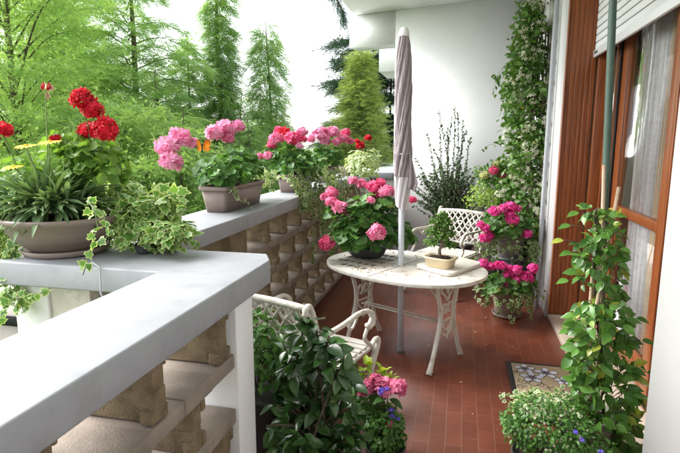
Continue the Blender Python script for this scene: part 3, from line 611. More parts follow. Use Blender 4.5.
# ---- bowl planter on the parapet
bc = wpt(-1.385,1.555,1.011)
pb = empty('bowl_planter', tuple(bc), 'wide taupe bowl on the parapet corner with yellow daisies, red geraniums and trailing ivy', 'potted plant')
MB().lathe([(.125,0),(.138,.004),(.150,.024),(.146,.024),(.13,.010),(0,.009)], bc, 48).build('saucer', M['pot'], pb, smooth=False)
MB().lathe([(.105,.011),(.112,.014),(.13,.03),(.158,.055),(.161,.056),(.178,.080),(.180,.082),(.190,.104),(.194,.106),(.199,.118),(.207,.121),(.210,.134),(.207,.139),(.198,.139),(.19,.125)], bc, 64).build('bowl', M['pot'], pb, smooth=True)
MB().lathe([(.188,.122),(.1,.13),(0,.132)], bc, 30).build('soil', M['soil'], pb)
mb = MB(); gc = at(50,203,1.52); n = 900; d = unit(n*2); d = d[d[:,2]>-.15][:n]; n=len(d)
base = gc+d*np.array([.13,.09,.035])*rng.random((n,1))**.5+np.array([0,0,-.015]); tipd = nrm(d*np.array([1,1,.9])+np.array([0,0,.32])+rng.normal(size=(n,3))*.42); nor = nrm(np.cross(np.cross(tipd,[0,0,1.]), tipd)+rng.normal(size=(n,3))*.25)
mb.inst(LS, base, nor, tipd, .125*(.5+.65*rng.random(n))); mb.build('gazania_leaves', M['gaz'], pb, smooth=True)
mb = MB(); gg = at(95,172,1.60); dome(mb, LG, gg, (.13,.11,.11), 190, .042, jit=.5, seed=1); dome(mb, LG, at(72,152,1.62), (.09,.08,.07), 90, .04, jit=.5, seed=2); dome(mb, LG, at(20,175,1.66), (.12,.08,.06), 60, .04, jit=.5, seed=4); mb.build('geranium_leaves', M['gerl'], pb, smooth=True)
yl = [(26,146,.032),(50,142,.033),(13,167,.030)]; segs=[]
for x, y, r0 in yl:
    p = at(x,y,1.50); o = MB(); nn=15
    for i in range(nn):
        a = 2*PI*i/nn; t_ = np.array([math.cos(a),math.sin(a),.12]); o.inst(T_leaf(.30,(.6,1,1,.8,.2),.05,.12), [p+t_*.006], [[-.1*t_[0],-.25,1]], [t_], [r0])
    o.lathe([(.008,-.004),(.009,.003),(.004,.006),(0,.007)], p, 12); o.build('daisy_flower', M['yel'], pb); segs.append((gc, p))
for x, y, r0 in ((83,101,.044),(93,111,.036),(105,130,.045),(88,132,.036),(3,131,.034),(55,139,.018)):
    p = at(x,y,1.56 if x!=88 else 1.60); head(M['red'], pb, p, r0*1.1, n=60, label='red geranium flower head'); segs.append((gg if x>20 else at(20,175,1.6), p))
stalks(pb, segs)
bd = MB(); c0_ = at(46,91,1.56); s2=[(gc, c0_-wpt(0,0,.012))]
for i in range(11):
    d_ = unit(1)[0]; d_[2] = abs(d_[2])*.8; bd.lathe([(.001,0),(.0045,.006),(.004,.014),(0,.019)], c0_+d_*.016, 7)
o = bd.build('bud_cluster', M['red'], pb); bs = MB(); dd = unit(16); bs.inst(LB, c0_+dd*.004, unit(16), dd, .030); bs.build('dry_sepals', M['drape'], pb); stalks(pb, s2, .0018)
# trailing ivy off the bowl
mb = MB(); sm = MB()
for pts in ([at(88,200,1.40),at(95,212,1.37),at(98,228,1.36),at(92,243,1.35),at(88,258,1.345),at(83,275,1.34)], [at(92,205,1.41),at(104,215,1.38),at(108,232,1.37)]): ivy_strand(mb, sm, pts, .034, .020)
for k in range(9):
    a = at(random.uniform(-14,20),random.uniform(214,236),1.44); b_ = at(random.uniform(-14,22),random.uniform(262,318),1.36); ivy_strand(mb, sm, path(a,b_,.0,7,.008), .036, .018)
ivy_strand(mb, sm, [at(2,290,1.36),at(14,298,1.35),at(26,296,1.35),at(45,292,1.34)], .03, .02)
for k in range(4): ivy_strand(mb, sm, path(at(-8,212,1.44), at(22,random.uniform(205,240),1.40),-.02,6,.01), .036, .02)
mb.build('ivy_leaves', M['ivy'], pb); sm.build('ivy_stems', M['stalk'], pb, smooth=True)
# ---- ivy in its own pot on the corner
ic = wpt(-1.10,1.60,1.011); pi = empty('potted_ivy', tuple(ic), 'mound of variegated ivy on the parapet between the bowl planter and the first flower box', 'potted plant')
pot_round(pi, ic, .026, .03, .03, saucer=False, mat='potdark')
mb = MB(); sm = MB(); dome(mb, LI, at(148,220,1.64), (.15,.11,.12), 430, .042, jit=.6, lo=.35, zmin=-.5, lump=.25, seed=5)
dome(mb, LI, at(168,232,1.58), (.10,.07,.05), 160, .034, jit=.3, seed=6); dome(mb, LI, at(128,225,1.62), (.09,.06,.07), 150, .036, jit=.3, seed=8, zmin=-.6); dome(mb, LI, at(120,190,1.72), (.08,.07,.05), 80, .036, seed=7)
for a, b_ in (((150,215,1.62),(199,246,1.62)),((150,205,1.66),(188,228,1.9)),((140,200,1.62),(205,250,1.66)),((160,225,1.6),(190,247,1.56)),((130,195,1.7),(178,188,1.8)),((130,200,1.62),(118,243,1.55))): ivy_strand(mb, sm, path(at(*a),at(*b_),-.02,8,.006), .03, .018)
for k in range(34):
    x0_ = 140+k*.9 if k%2 else random.uniform(112,192); q0 = at(x0_, random.uniform(205,225), 1.62); ivy_strand(mb, sm, bez([q0, (q0+atz(x0_+random.uniform(-6,10),random.uniform(238,250),1.03))/2+(0,-.03,.03), atz(x0_+random.uniform(-8,14),random.uniform(243,251),1.025)], 7), .036, .02)
mb.build('ivy_leaves', M['ivy'], pi); sm.build('ivy_stems', M['stalk'], pi, smooth=True)
# ---- flower boxes
def box_planter(parent, c, L_, W_, h, rz=0):
    def tb_(l0,w0,z0,l1,w1,z1):
        o = MB(); v=[]
        for l_, w_, z_ in ((l0,w0,z0),(l1,w1,z1)):
            for i in range(4):
                cx, cy = ((1,1),(-1,1),(-1,-1),(1,-1))[i]; rr0=.02
                for a in (0,30,60,90):
                    aa = R(a+90*i); x = cx*(w_-rr0)+rr0*math.cos(aa); y = cy*(l_-rr0)+rr0*math.sin(aa); v.append((c[0]+x*math.cos(rz)-y*math.sin(rz), c[1]+x*math.sin(rz)+y*math.cos(rz), c[2]+z_))
        n_=16; o.raw(v, [(i,(i+1)%n_,n_+(i+1)%n_,n_+i) for i in range(n_)]+[tuple(range(n_))[::-1], tuple(range(n_,2*n_))]); return o
    tb_(L_*.90/2,W_*.36,.0,L_*.97/2,W_*.47,h*.86).build('box_body', M['pot'], parent)
    tb_(L_/2+.004,W_/2+.003,h*.862,L_/2+.006,W_/2+.006,h).build('box_rim', M['pot'], parent, bevel=.003)
    tb_(L_*.47,W_*.44,h*1.001,L_*.47,W_*.44,h*1.02).build('soil', M['soil'], parent)
def ger_box(name, label, c, L_, h, foliage, heads, n, leaf='ger', rz=0, size=.055):
    t = empty(name, tuple(c), label, 'flower box', 'flower boxes along the far parapet'); box_planter(t, c, L_, .17, h, rz)
    mb = MB()
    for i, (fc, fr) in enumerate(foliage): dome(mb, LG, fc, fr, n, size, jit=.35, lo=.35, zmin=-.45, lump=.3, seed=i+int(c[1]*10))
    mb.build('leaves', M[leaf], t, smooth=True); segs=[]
    for (x, y, Y, r0, m_) in heads:
        p = at(x,y,Y); head(M[m_], t, p, r0*1.12); f0 = min(foliage, key=lambda q: np.linalg.norm(q[0]-p))[0]; segs.append((f0+(0,0,-.02), p))
    stalks(t, segs, .0024); return t
c1 = wpt(-1.325,2.86,1.011)
g1 = ger_box('flower_box', 'taupe flower box with pale pink geraniums and an orange butterfly pick', c1, .56, .145, [(wpt(-1.34,2.86,1.23),(.17,.30,.10)),(wpt(-1.30,2.66,1.20),(.13,.13,.08)),(wpt(-1.36,3.03,1.25),(.13,.16,.10))],
  [(166.5,146,2.66,.062,'lil'),(180,138,2.74,.062,'lil'),(171.5,162,2.62,.060,'lil'),(193,144,2.78,.036,'lil'),(215,133,2.92,.056,'lil'),(227,128,3.0,.058,'lil'),(238,126.5,3.05,.042,'lil'),(228,138,2.98,.04,'pink')], 105)
bf = MB(); p = at(202,147,2.72)
for sx, sc_ in ((-1,.6),(1,1)):
    pl = [(0,0),(.018*sc_,.034),(.034*sc_,.046),(.046*sc_,.030),(.048*sc_,.012),(.036*sc_,.0),(.044*sc_,-.012),(.03*sc_,-.026),(.012*sc_,-.022)]
    v = [(p[0]+sx*x*1.0, p[1]+x*.35*sx, p[2]+z_) for x, z_ in pl]+[(p[0]+sx*x*1.0, p[1]+x*.35*sx+.0015, p[2]+z_) for x, z_ in pl]; k=len(pl)
    bf.raw(v, [tuple(range(k)), tuple(range(k,2*k))[::-1]]+[(i,(i+1)%k,k+(i+1)%k,k+i) for i in range(k)])
bo_ = bf.build('butterfly_pick', M['org'], g1); e_ = MB(); e_.tube([p+(0,0,-.028), p+(0,.002,.018)], .0035, 6).tube([p+(0,.0,-.02), p+(-.01,.06,-.17)], .0015, 5)
for sx, sc_ in ((-1,.6),(1,1)): e_.tube([p+(sx*.002,-.001,.004), p+(sx*.019*sc_,-.002,.036), p+(sx*.035*sc_,-.002,.048), p+(sx*.048*sc_,-.002,.030), p+(sx*.050*sc_,-.002,.011)], .0016, 5)
e_.build('wing_edge', M['rubber'], bo_)
mb = MB(); sm = MB()
for a, b_ in (((224,182,2.66),(228,204,2.62)),((228,190,2.62),(247,204,2.72)),((222,188,2.60),(238,200,2.66)),((250,165,3.2),(258,200,3.15)),((252,170,3.2),(275,192,3.3)),((262,165,3.25),(285,178,3.5))): ivy_strand(mb, sm, path(at(*a),at(*b_),.0,7,.007), .03, .022)
dome(mb, LI, at(258,178,3.25), (.11,.12,.09), 130, .032, seed=9, zmin=-.6); mb.build('trailing_leaves', M['ivyp'], g1); sm.build('trailing_stems', M['stalk'], g1, smooth=True)
c2 = wpt(-1.30,3.98,1.011)
g2 = ger_box('flower_box', 'flower box with rose and red geraniums and long ivy trailing down the block lattice', c2, .5, .14, [(wpt(-1.31,3.95,1.22),(.20,.30,.12)),(wpt(-1.24,3.85,1.18),(.14,.16,.10)),(at(287,158,3.9),(.20,.16,.10))],
  [(276,139,3.85,.058,'pink'),(285,133,3.95,.05,'red'),(279,131,4.0,.04,'deep'),(293,139,3.85,.062,'deep'),(302,132,3.9,.044,'pink'),(302,139,4.0,.04,'deep'),(260,156,3.8,.028,'pink'),(268,156,3.75,.036,'pink'),(272,145,3.9,.038,'deep'),(300,146,3.85,.03,'lil')], 120)
mb = MB(); sm = MB()
for k in range(30):
    x = random.uniform(262,318); y0_ = random.uniform(150,178); Yy = 3.45+(x-262)*.022; y1_ = random.choice([200,212,225,240,255,262])+random.uniform(-8,10); x1 = x+random.uniform(-6,10)
    if x1 > 316: y1_ = min(y1_, 235)
    if x < 275: y1_ = min(y1_, 215)
    pa = atz(x,0+y0_,1.12) if 0 else at(x,y0_,Yy+.1); 
    top = np.array([-1.20, Yy, 1.13+random.uniform(0,.06)]); edge = np.array([-1.118, Yy+random.uniform(-.03,.03), 1.03]); bot = np.array([-1.10+random.uniform(-.02,.03), Yy+random.uniform(-.08,.08), 1.41-(y1_-140)/515*Yy*1.0])
    ivy_strand(mb, sm, bez([top, edge, (edge+bot)/2+rng.normal(size=3)*.015, bot], 12), .032, .019, face=(.6,-.6,.4))
mb.build('trailing_ivy', M['ivyd'], g2); sm.build('trailing_stems', M['stalk'], g2, smooth=True)
c3 = wpt(-1.29,4.86,1.011)
g3 = ger_box('flower_box', 'small flower box with pale pink geraniums farther along the parapet', c3, .36, .14, [(wpt(-1.28,4.84,1.20),(.17,.22,.11)),(at(325,155,4.7),(.16,.14,.08))],
  [(318,135,4.7,.062,'lil'),(332,133,4.85,.062,'lil'),(342,139,4.9,.055,'pink'),(325,141,4.75,.05,'lil'),(346,133,5.0,.045,'deep'),(350,141,5.0,.04,'pink'),(337,142,4.8,.045,'pink'),(311,139,4.6,.04,'pink'),(324,131,4.8,.04,'pink')], 95)
mb = MB(); sm = MB()
for k in range(10):
    Yy = random.uniform(4.5,5.1); top = wpt(-1.2,Yy,1.14); edge = wpt(-1.115,Yy,1.05); bot = wpt(-1.09,Yy,random.uniform(.75,.95)); ivy_strand(mb, sm, bez([top,edge,bot],7), .03, .022, face=(.6,-.6,.4))
mb.build('trailing_ivy', M['ivyp'], g3); sm.build('trailing_stems', M['stalk'], g3, smooth=True)
c4_ = wpt(-1.27,5.75,1.011); pv = empty('potted_plant', tuple(c4_), 'round pale variegated bush with two red geraniums at the far parapet end', 'potted plant')
pot_round(pv, c4_, .07, .10, .13, saucer=False)
mb = MB(); dome(mb, LI, at(363,164,5.6), (.22,.20,.17), 420, .042, zmin=-.8, seed=12, lo=.5); mb.build('leaves', M['ivyp'], pv)
segs=[]
for x, y, r0 in ((360.5,146,.055),(368,138,.042),(357,141,.03)): p = at(x,y,5.5); head(M['red'], pv, p, r0); segs.append((at(363,160,5.6), p))
stalks(pv, segs)
# ---- table geranium
tc_ = atz(366,256,TZ+.003); tg = empty('potted_geranium', tuple(tc_), 'big pink geranium in a dark pot on the left of the white table', 'potted plant')
MB().lathe([(.10,0),(.125,.02),(.14,.055),(.146,.075),(.138,.075),(.13,.06)], tc_, 40, 1.1, .8, TA).build('pot', M['potdark'], tg, smooth=True); MB().lathe([(.128,.062),(0,.07)], tc_, 30, 1.08, .8, TA).build('soil', M['soil'], tg)
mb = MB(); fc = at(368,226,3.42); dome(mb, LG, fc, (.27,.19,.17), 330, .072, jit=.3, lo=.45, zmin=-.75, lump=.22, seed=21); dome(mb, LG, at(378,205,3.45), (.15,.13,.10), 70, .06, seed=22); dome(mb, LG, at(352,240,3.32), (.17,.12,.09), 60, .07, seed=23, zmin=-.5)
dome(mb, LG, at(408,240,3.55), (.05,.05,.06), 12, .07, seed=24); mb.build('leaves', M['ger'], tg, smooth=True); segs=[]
for x, y, Y, r0, m_ in ((353.5,181,3.5,.034,'pink'),(362,184,3.5,.038,'pink'),(331.7,192.5,3.4,.042,'pink'),(332,202,3.36,.044,'pink'),(340,208,3.32,.054,'pink'),(325,197,3.42,.03,'pink'),(327,243,3.25,.054,'deep'),(374,187,3.42,.046,'deep'),(386,192,3.40,.050,'pink'),(379,194,3.44,.045,'deep'),(380,184,3.46,.04,'deep'),(371,200.6,3.3,.028,'pink'),(376.5,232.5,3.14,.056,'pink'),(412,200,3.6,.028,'deep')):
    p = at(x,y,Y); head(M[m_], tg, p, r0*1.12); segs.append((fc+nrm(p-fc)*.08, p))
stalks(tg, segs, .003)
# ---- the two hot pink geraniums at the right
p1_ = atz(507,315,0.002); lg = empty('potted_geranium', tuple(p1_), 'magenta geranium in a ribbed taupe pot standing on the floor by the wall pipe', 'potted plant')
pot_round(lg, p1_, .093, .125, .215, ribs=True)
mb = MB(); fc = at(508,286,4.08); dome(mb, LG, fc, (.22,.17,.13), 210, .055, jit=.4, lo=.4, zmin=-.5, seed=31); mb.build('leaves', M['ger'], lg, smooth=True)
mb = MB(); sm = MB(); dome(mb, LI, fc-(0,.02,.06), (.25,.2,.10), 130, .032, zmin=-.6, seed=32, lo=.6)
for k in range(14): x = random.uniform(482,535); ivy_strand(mb, sm, path(at(x,random.uniform(285,300),3.98), at(x+random.uniform(-7,7),random.uniform(300,322),3.95),0,6,.005), .03, .02)
mb.build('trailing_ivy', M['ivyd'], lg); sm.build('trailing_stems', M['stalk'], lg, smooth=True); segs=[]
for x, y, r0 in ((483,264,.040),(490,267,.036),(500.5,266,.042),(508,274,.036),(516,270.5,.044),(516,279,.036),(527,277.5,.048),(533,268.5,.040),(510,269,.03),(507,287,.030),(512,291,.022)): p = at(x,y,4.0); head(M['hot'], lg, p, r0*1.15); segs.append((fc, p))
stalks(lg, segs)
sx_ = wpt(.43,4.62,0); ps = empty('plant_stand', tuple(sx_), 'dark metal plant stand behind the floor pot with a magenta geranium on it', 'plant stand')
s_ = MB()
for a in (.4,2.5,4.6): s_.tube([sx_+(math.cos(a)*.15,math.sin(a)*.15,.0), sx_+(math.cos(a)*.09,math.sin(a)*.09,.2), sx_+(math.cos(a)*.12,math.sin(a)*.12,.395)], .010, 8)
s_.build('stand_leg', M['grey'], ps); MB().lathe([(.14,.396),(.145,.40),(.145,.412),(0,.412)], sx_, 30).build('stand_top', M['grey'], ps)
ug = empty('potted_geranium', (.43,4.62,.413), 'magenta geranium with variegated ivy raised on the dark plant stand', 'potted plant')
pot_round(ug, wpt(.43,4.62,.414), .09, .125, .20, saucer=False, mat='potgrey')
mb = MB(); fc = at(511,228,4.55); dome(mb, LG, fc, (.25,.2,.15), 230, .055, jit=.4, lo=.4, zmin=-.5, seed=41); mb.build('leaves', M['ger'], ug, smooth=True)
mb = MB(); sm = MB(); dome(mb, LI, fc-(0,.03,.12), (.25,.2,.09), 120, .034, zmin=-.6, seed=42, lo=.6)
for k in range(16): x = random.uniform(478,538); ivy_strand(mb, sm, path(at(x,random.uniform(238,248),4.42), at(x+random.uniform(-7,5),random.uniform(250,266),4.4),0,6,.005), .032, .02)
mb.build('trailing_ivy', M['ivyd'], ug); sm.build('trailing_stems', M['stalk'], ug, smooth=True); segs=[]
for x, y, r0 in ((494.7,211.5,.046),(486,229,.044),(481,225,.036),(485,238,.052),(490,236,.036),(504,208,.04),(511,207,.05),(512.5,219.5,.056),(518,209,.03),(526.5,234,.042),(510,214,.04)): p = at(x,y,4.4); head(M['hot'], ug, p, r0*1.12); segs.append((fc, p))
stalks(ug, segs)
# ---- jasmine on a trellis
jp = wpt(.55,4.95,0); jas = empty('climbing_jasmine', tuple(jp), 'tall jasmine with creamy flowers climbing a trellis up the corner of the white wall', 'climber')
MB().box((.41,4.78,.002),(.66,5.12,.28)).build('trough', M['potdark'], jas, bevel=.008)
s_ = MB()
for k in range(4): s_.box((.672,4.55+.17*k,.02),(.684,4.57+.17*k,2.6))
for k in range(16): s_.box((.660,4.53,.1+.16*k),(.6715,5.1,.12+.16*k))
s_.build('trellis', M['barkl'], jas)
s_ = MB()
for k in range(6): s_.tube(bez([(.55+random.uniform(-.05,.05),4.9+random.uniform(-.1,.1),.25)]+[(.6+random.uniform(-.08,.04),4.85+random.uniform(-.2,.15),.25+.38*(j+1)) for j in range(6)], 24), np.linspace(.008,.003,24), 6)
s_.build('stems', M['bark'], jas, smooth=True)
mb = MB(); fb = MB(); n = 0
cl = []
for y in range(8, 262, 5):
    z_t = y/260; xl = np.interp(y, [0,20,60,90,140,200,230,262],[530,518,510,503,505,496,498,508]); xr = np.interp(y, [0,30,60,120,200,262],[542,546,548,552,548,544])
    for k in range(10):
        x = random.uniform(xl+3, xr-5); Y_ = random.uniform(4.65,5.0)+(.2 if x<515 else 0); cl.append((at(x,y+random.uniform(-4,4),Y_), x))
for p, x in cl:
    n_ = random.randint(7,13); dome(mb, LB, p, (.075,.08,.065), n_+3, .056, jit=.6, lo=.1, zmin=-.9, lump=0, tipdown=.6)
FJ = T_floret(5, -.1, .45)
for p, x in cl:
    if random.random() < .34+.25*math.sin(p[2]*9+x*.3):
        m_ = random.randint(3,9); d_ = unit(m_); d_[:,1] = -abs(d_[:,1]); fb.inst(FJ, p+d_*np.array([.06,.05,.05])+(0,-.03,0), d_+np.array([0,-.4,.2]), unit(m_), .0205*(.7+.5*rng.random(m_)))
for a, b_ in (((505,65,4.8),(496,88,4.8)),((500,90,4.8),(494,76,4.85)),((508,140,4.8),(484,155,4.9)),((505,160,4.8),(478,168,4.9)),((520,20,4.8),(521,2,4.9)),((500,80,4.8),(492,82,4.8))):
    q = path(at(*a),at(*b_),-.02,8,.01); ivy_strand(mb, s_:=MB(), q, .04, .022, tpl=LB); s_.build('shoot', M['stalk'], jas, smooth=True)
mb.build('leaves', M['jas'], jas); tag(fb.build('blossoms', M['wht'], jas), kind='stuff')
# ---- plants by the back wall
sp = wpt(-.06,5.62,0); sh = empty('potted_shrub', tuple(sp), 'dark fine leaved shrub with tall upright shoots in front of the far white wall', 'potted plant')
pot_round(sh, sp, .15, .20, .32, mat='potdark', saucer=False)
mb = MB(); sm = MB(); cen = at(450,208,5.6)
def twig(a, b_, size, gap, curv=0.03):
    q = bez([a, (np.array(a)+b_)/2+rng.normal(size=3)*curv, b_], 9); sg = np.linalg.norm(np.diff(q,axis=0),axis=1); cu = np.r_[0,np.cumsum(sg)]; s0 = np.arange(.03,cu[-1],gap); pp = np.stack([np.interp(s0,cu,q[:,i]) for i in range(3)],1); n=len(pp)
    if n == 0: return
    sm.tube(q, np.linspace(.004,.0012,9), 4, cap=False); d_ = unit(n); mb.inst(LB, pp, d_+np.array([0,-.5,.6]), d_+nrm(np.array(b_)-a)*.8, size*(.6+.6*rng.random(n)))
for x, y in ((440,112),(455,108),(458,112),(428,135),(470,138),(441,122),(463,122),(416,158),(448,128),(452,118),(434,150),(466,130)): twig(cen+(0,0,-.1), at(x,y,5.6), .034, .010)
for k in range(230):
    a = random.uniform(0,2*PI); rx = random.uniform(.2,1)
    x = 450+math.cos(a)*rx*42; y = 205-abs(math.sin(a))*rx*46 if random.random()<.75 else 205+random.random()*30; twig(cen+rng.normal(size=3)*.07+(0,0,-.1), at(x,y,5.5+random.random()*.3), .038, .014)
mb.build('leaves', M['shr'], sh); sm.build('stems', M['bark'], sh, smooth=True)
sp = wpt(.30,5.25,0); sg_ = empty('potted_plant', tuple(sp), 'yellow green feathery plant with a few pink blooms between the wall shrub and the jasmine', 'potted plant')
pot_round(sg_, sp, .12, .16, .62, mat='potgrey', saucer=False)
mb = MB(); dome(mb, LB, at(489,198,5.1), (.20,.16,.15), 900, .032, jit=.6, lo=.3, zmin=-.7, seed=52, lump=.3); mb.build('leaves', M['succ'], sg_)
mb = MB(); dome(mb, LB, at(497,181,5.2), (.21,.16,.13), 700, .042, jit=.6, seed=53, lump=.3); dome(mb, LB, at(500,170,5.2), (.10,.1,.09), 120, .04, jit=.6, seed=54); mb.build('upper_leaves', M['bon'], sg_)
segs=[]
for x, y, r0, m_ in ((494,171,.052,'deep'),(503,176,.035,'deep'),(485,176,.055,'green_bl'),(497,164,.035,'green_bl')): p = at(x,y,5.08); head(M[m_], sg_, p, r0); segs.append((at(495,185,5.15), p))
stalks(sg_, segs)
# ---- foreground: camellia, boxwood, hydrangea
cp = at(318,470,1.72); cp[2] = 0; cp = wpt(-.50,1.72,0); ca = empty('potted_camellia', tuple(cp), 'dark glossy leaved bush in a cream rimmed pot in the foreground beside the near parapet', 'potted plant')
MB().lathe([(.12,.0),(.125,.005),(.155,.20),(.16,.205),(.166,.21),(.170,.235),(.166,.24),(.155,.24),(.152,.21)], cp, 48).build('pot', M['potrim'], ca, smooth=True); MB().lathe([(.15,.21),(0,.22)], cp, 30).build('soil', M['soil'], ca)
mb = MB(); sm = MB(); cen = at(315,410,1.72)
tips = [(300,438),(330,446),(275,440),(315,425),(350,425),(345,452),(290,425),(300,312),(316,318),(285,335),(330,330),(345,345),(272,345),(352,365),(270,370),(340,385),(310,340),(325,360),(290,365),(300,395),(278,400),(355,400),(330,420),(300,430),(345,440),(315,380),(265,420),(296,350),(338,362),(322,400),(360,430),(285,445),(312,445)]
for i, (x, y) in enumerate(tips):
    p = at(x+random.uniform(-3,3),y+6,1.72+random.uniform(-.17,.14)); q = bez([cp+(random.uniform(-.04,.04),random.uniform(-.04,.04),.26), (cp+(0,0,.28)+p)/2+rng.normal(size=3)*.03, p], 8); sm.tube(q, np.linspace(.006,.003,8), 5)
    n_ = 27; k_ = rng.random(n_)**.7; pp = p-nrm(p-cp-(0,0,.2))*(1-k_)[:,None]*.17+unit(n_)*.018; d_ = nrm(unit(n_)*np.array([1,1,.5])+np.array([0,0,.1])); mb.inst(LC, pp, nrm(d_*.5+np.array([0,-.15,.8])+rng.normal(size=(n_,3))*.35), d_+np.array([0,0,.22]), .07*(.7+.45*rng.random(n_)))
mb.build('leaves', M['cam'], ca, smooth=True); sm.build('stems', M['bark'], ca, smooth=True)
bx = wpt(-.80,1.88,0); bb = empty('potted_boxwood', tuple(bx), 'small green leafed bush in a tall dark square pot right behind the white parapet pillar', 'potted plant')
MB().lathe([(.10,0),(.105,.005),(.135,.38),(.14,.385),(.14,.40),(.128,.40)], bx, 4*12, sq=12).build('pot', M['potdark'], bb); MB().lathe([(.12,.38),(0,.39)], bx, 30).build('soil', M['soil'], bb)
mb = MB(); sm=MB(); dome(mb, LF, at(262,350,1.87), (.13,.12,.14), 460, .034, jit=.5, lo=.3, zmin=-.8, seed=61, lump=.25); dome(mb, LF, at(258,322,1.9), (.06,.06,.06), 60, .032, jit=.5, seed=62); mb.build('leaves', M['box'], bb, smooth=True)
for k in range(7): sm.tube([bx+(0,0,.38), bx+rng.normal(size=3)*.05+(0,0,.5)], .003, 5)
sm.build('stems', M['bark'], bb)
hp = wpt(-.28,2.05,0); hy = empty('potted_hydrangea', tuple(hp), 'pink hydrangea with violet lobelia spilling over its pot beside the dark glossy bush', 'potted plant')
pot_round(hy, hp, .07, .085, .10, saucer=False, mat='potdark')
mb = MB(); dome(mb, LB, at(384,428,2.06), (.10,.10,.13), 1300, .026, jit=.6, lo=.4, zmin=-.8, seed=71, lump=.3); dome(mb, LB, at(365,400,2.1), (.07,.07,.13), 500, .026, jit=.6, seed=72); mb.build('small_leaves', M['box'], hy)
mb = MB(); sm = MB()
for x, y in ((368,360),(382,368),(374,372),(362,372),(389,376)):
    p = at(x,y,2.12); n_=15; d_ = nrm(unit(n_)+np.array([0,-.2,.8])); mb.inst(LC, p+unit(n_)*.012-(0,0,.02), nrm(np.cross(np.cross(d_,[0,0,1.]),d_)), d_, .038*(.7+.5*rng.random(n_))); sm.tube([hp+(0,0,.2), p-(0,0,.02)], .003, 5)
mb.build('lime_leaves', M['lime'], hy, smooth=True); sm.build('stems', M['stalk'], hy)
for x, y, r0 in ((384,387,.052),(397,388,.046),(370,386,.042),(362,392,.026),(376,380,.034),(350,358,.012)): head(M['hyd'], hy, at(x,y,2.03), r0, n=60, tpl=FL4)
for x, y, r0 in ((381,391,.018),(391,410,.015),(392,416,.013),(398,419,.010),(387,389,.012)): head(M['blue'], hy, at(x,y,1.98), r0, n=16, label='violet lobelia bloom')
head(M['hot'], hy, at(390,424,1.98), .016, n=16); mb = MB(); p = at(388,398,2.0); mb.inst(LC, [p,p], [[.3,-.3,1],[0,0,1]], [[.9,-.2,-.5],[-.6,-.5,-.2]], .07); mb.build('broad_leaves', M['cam'], hy)
fl = MB(); n=70; P_ = np.array([(random.uniform(-1.0,.65), random.uniform(2.3,5.2), .002+.004*random.random()) for _ in range(n)]); fl.inst(LB, P_, np.array([0,0,1.])+rng.normal(size=(n,3))*.25, unit(n), .016*(.4+rng.random(n)))
tag(fl.build('fallen_petals', M['litter']), 'dry petals and leaf bits fallen on the red tiles', 'petals', kind='stuff')
# ---- right: broad leaved plant on canes + variegated small plant
fp = wpt(.60,2.36,0); fi = empty('potted_climber', tuple(fp), 'broad glossy green climber on pale canes in front of the balcony door', 'potted plant')
pot_round(fi, fp, .085, .11, .20, mat='potgrey')
s_ = MB(); cb = fp+(0,0,.2)
for a, b_ in (((600,330,2.36),(604,165,2.36)),((592,330,2.32),(619,187,2.36)),((588,330,2.38),(598,208,2.38))): s_.tube([cb+rng.normal(size=3)*np.array([.02,.02,0]), at(*a), at(*b_)], .008, 7)
s_.build('cane', M['cane'], fi, smooth=True)
mb = MB(); sm = MB()
env = [(206,14,600),(230,20,602),(260,26,598),(290,24,600),(320,30,602),(350,34,602),(380,38,602),(410,36,606),(440,32,610)]
for y in range(208, 452, 4):
    hw_ = np.interp(y,[a for a,_,_ in env],[b_ for _,b_,_ in env]); xc = np.interp(y,[a for a,_,_ in env],[c for _,_,c in env])
    for k in range(3 if 270<y<300 else 4 if y<240 else 7):
        x = xc+random.uniform(-1,1)*hw_*.85; Y_ = 2.34+random.uniform(-.10,.08); p = at(x,y,Y_); st = p+(at(xc,y+14,2.36)-p)*.45; sm.tube(bez([st,(st+p)/2+rng.normal(size=3)*.006,p],5), .0015, 4, cap=False); n_=2
        d_ = nrm(np.array([[(x-xc)/hw_+random.uniform(-.5,.5), -.5+random.uniform(-.5,.6), random.uniform(-.3,.5)] for _ in range(n_)])); mb.inst(LF, [p]*n_, nrm(d_*.3+np.array([0,-.45,.7])+rng.normal(size=(n_,3))*.55), d_+np.array([0,0,random.uniform(-.5,.35)]), (.046+.024*(y-205)/245)*(.6+.65*rng.random(n_)))
    sm.tube([at(xc-3+random.uniform(-3,3),y,2.36), at(xc-3+random.uniform(-3,3),y+12,2.36)], .0045, 5)
for x, y in ((565,240),(573,252),(570,280),(572,225),(580,212),(576,345),(572,330),(645,372),(640,340),(634,318)):
    p = at(x,y,2.3); xc = 598; sm.tube([at(xc,y+6,2.36), p], .002, 4); mb.inst(LF, [p], [[0,-.4,.9]], [[(x-xc)/30,-.3,-.05]], .056)
mb.build('leaves', M['fic'], fi, smooth=True); sm.build('stems', M['bark'], fi, smooth=True)
mb = MB(); n_=26; P_ = np.array([at(random.gauss(590,14),random.gauss(y,12),2.28) for y in [225]*3+[320]*11+[350]*12]); mb.inst(LF, P_, np.array([0,-.4,.8])+rng.normal(size=(n_,3))*.3, unit(n_)+np.array([0,-.4,.5]), .04*(.7+.5*rng.random(n_))); mb.build('young_leaves', M['lime'] if 0 else M['succ'], fi, smooth=True)
vp = wpt(.36,2.12,0); vr = empty('potted_plant', tuple(vp), 'low spreading plant with tiny leaves in the bottom right corner by the mat', 'potted plant')
pot_round(vr, vp, .08, .105, .11, mat='potdark', saucer=False)
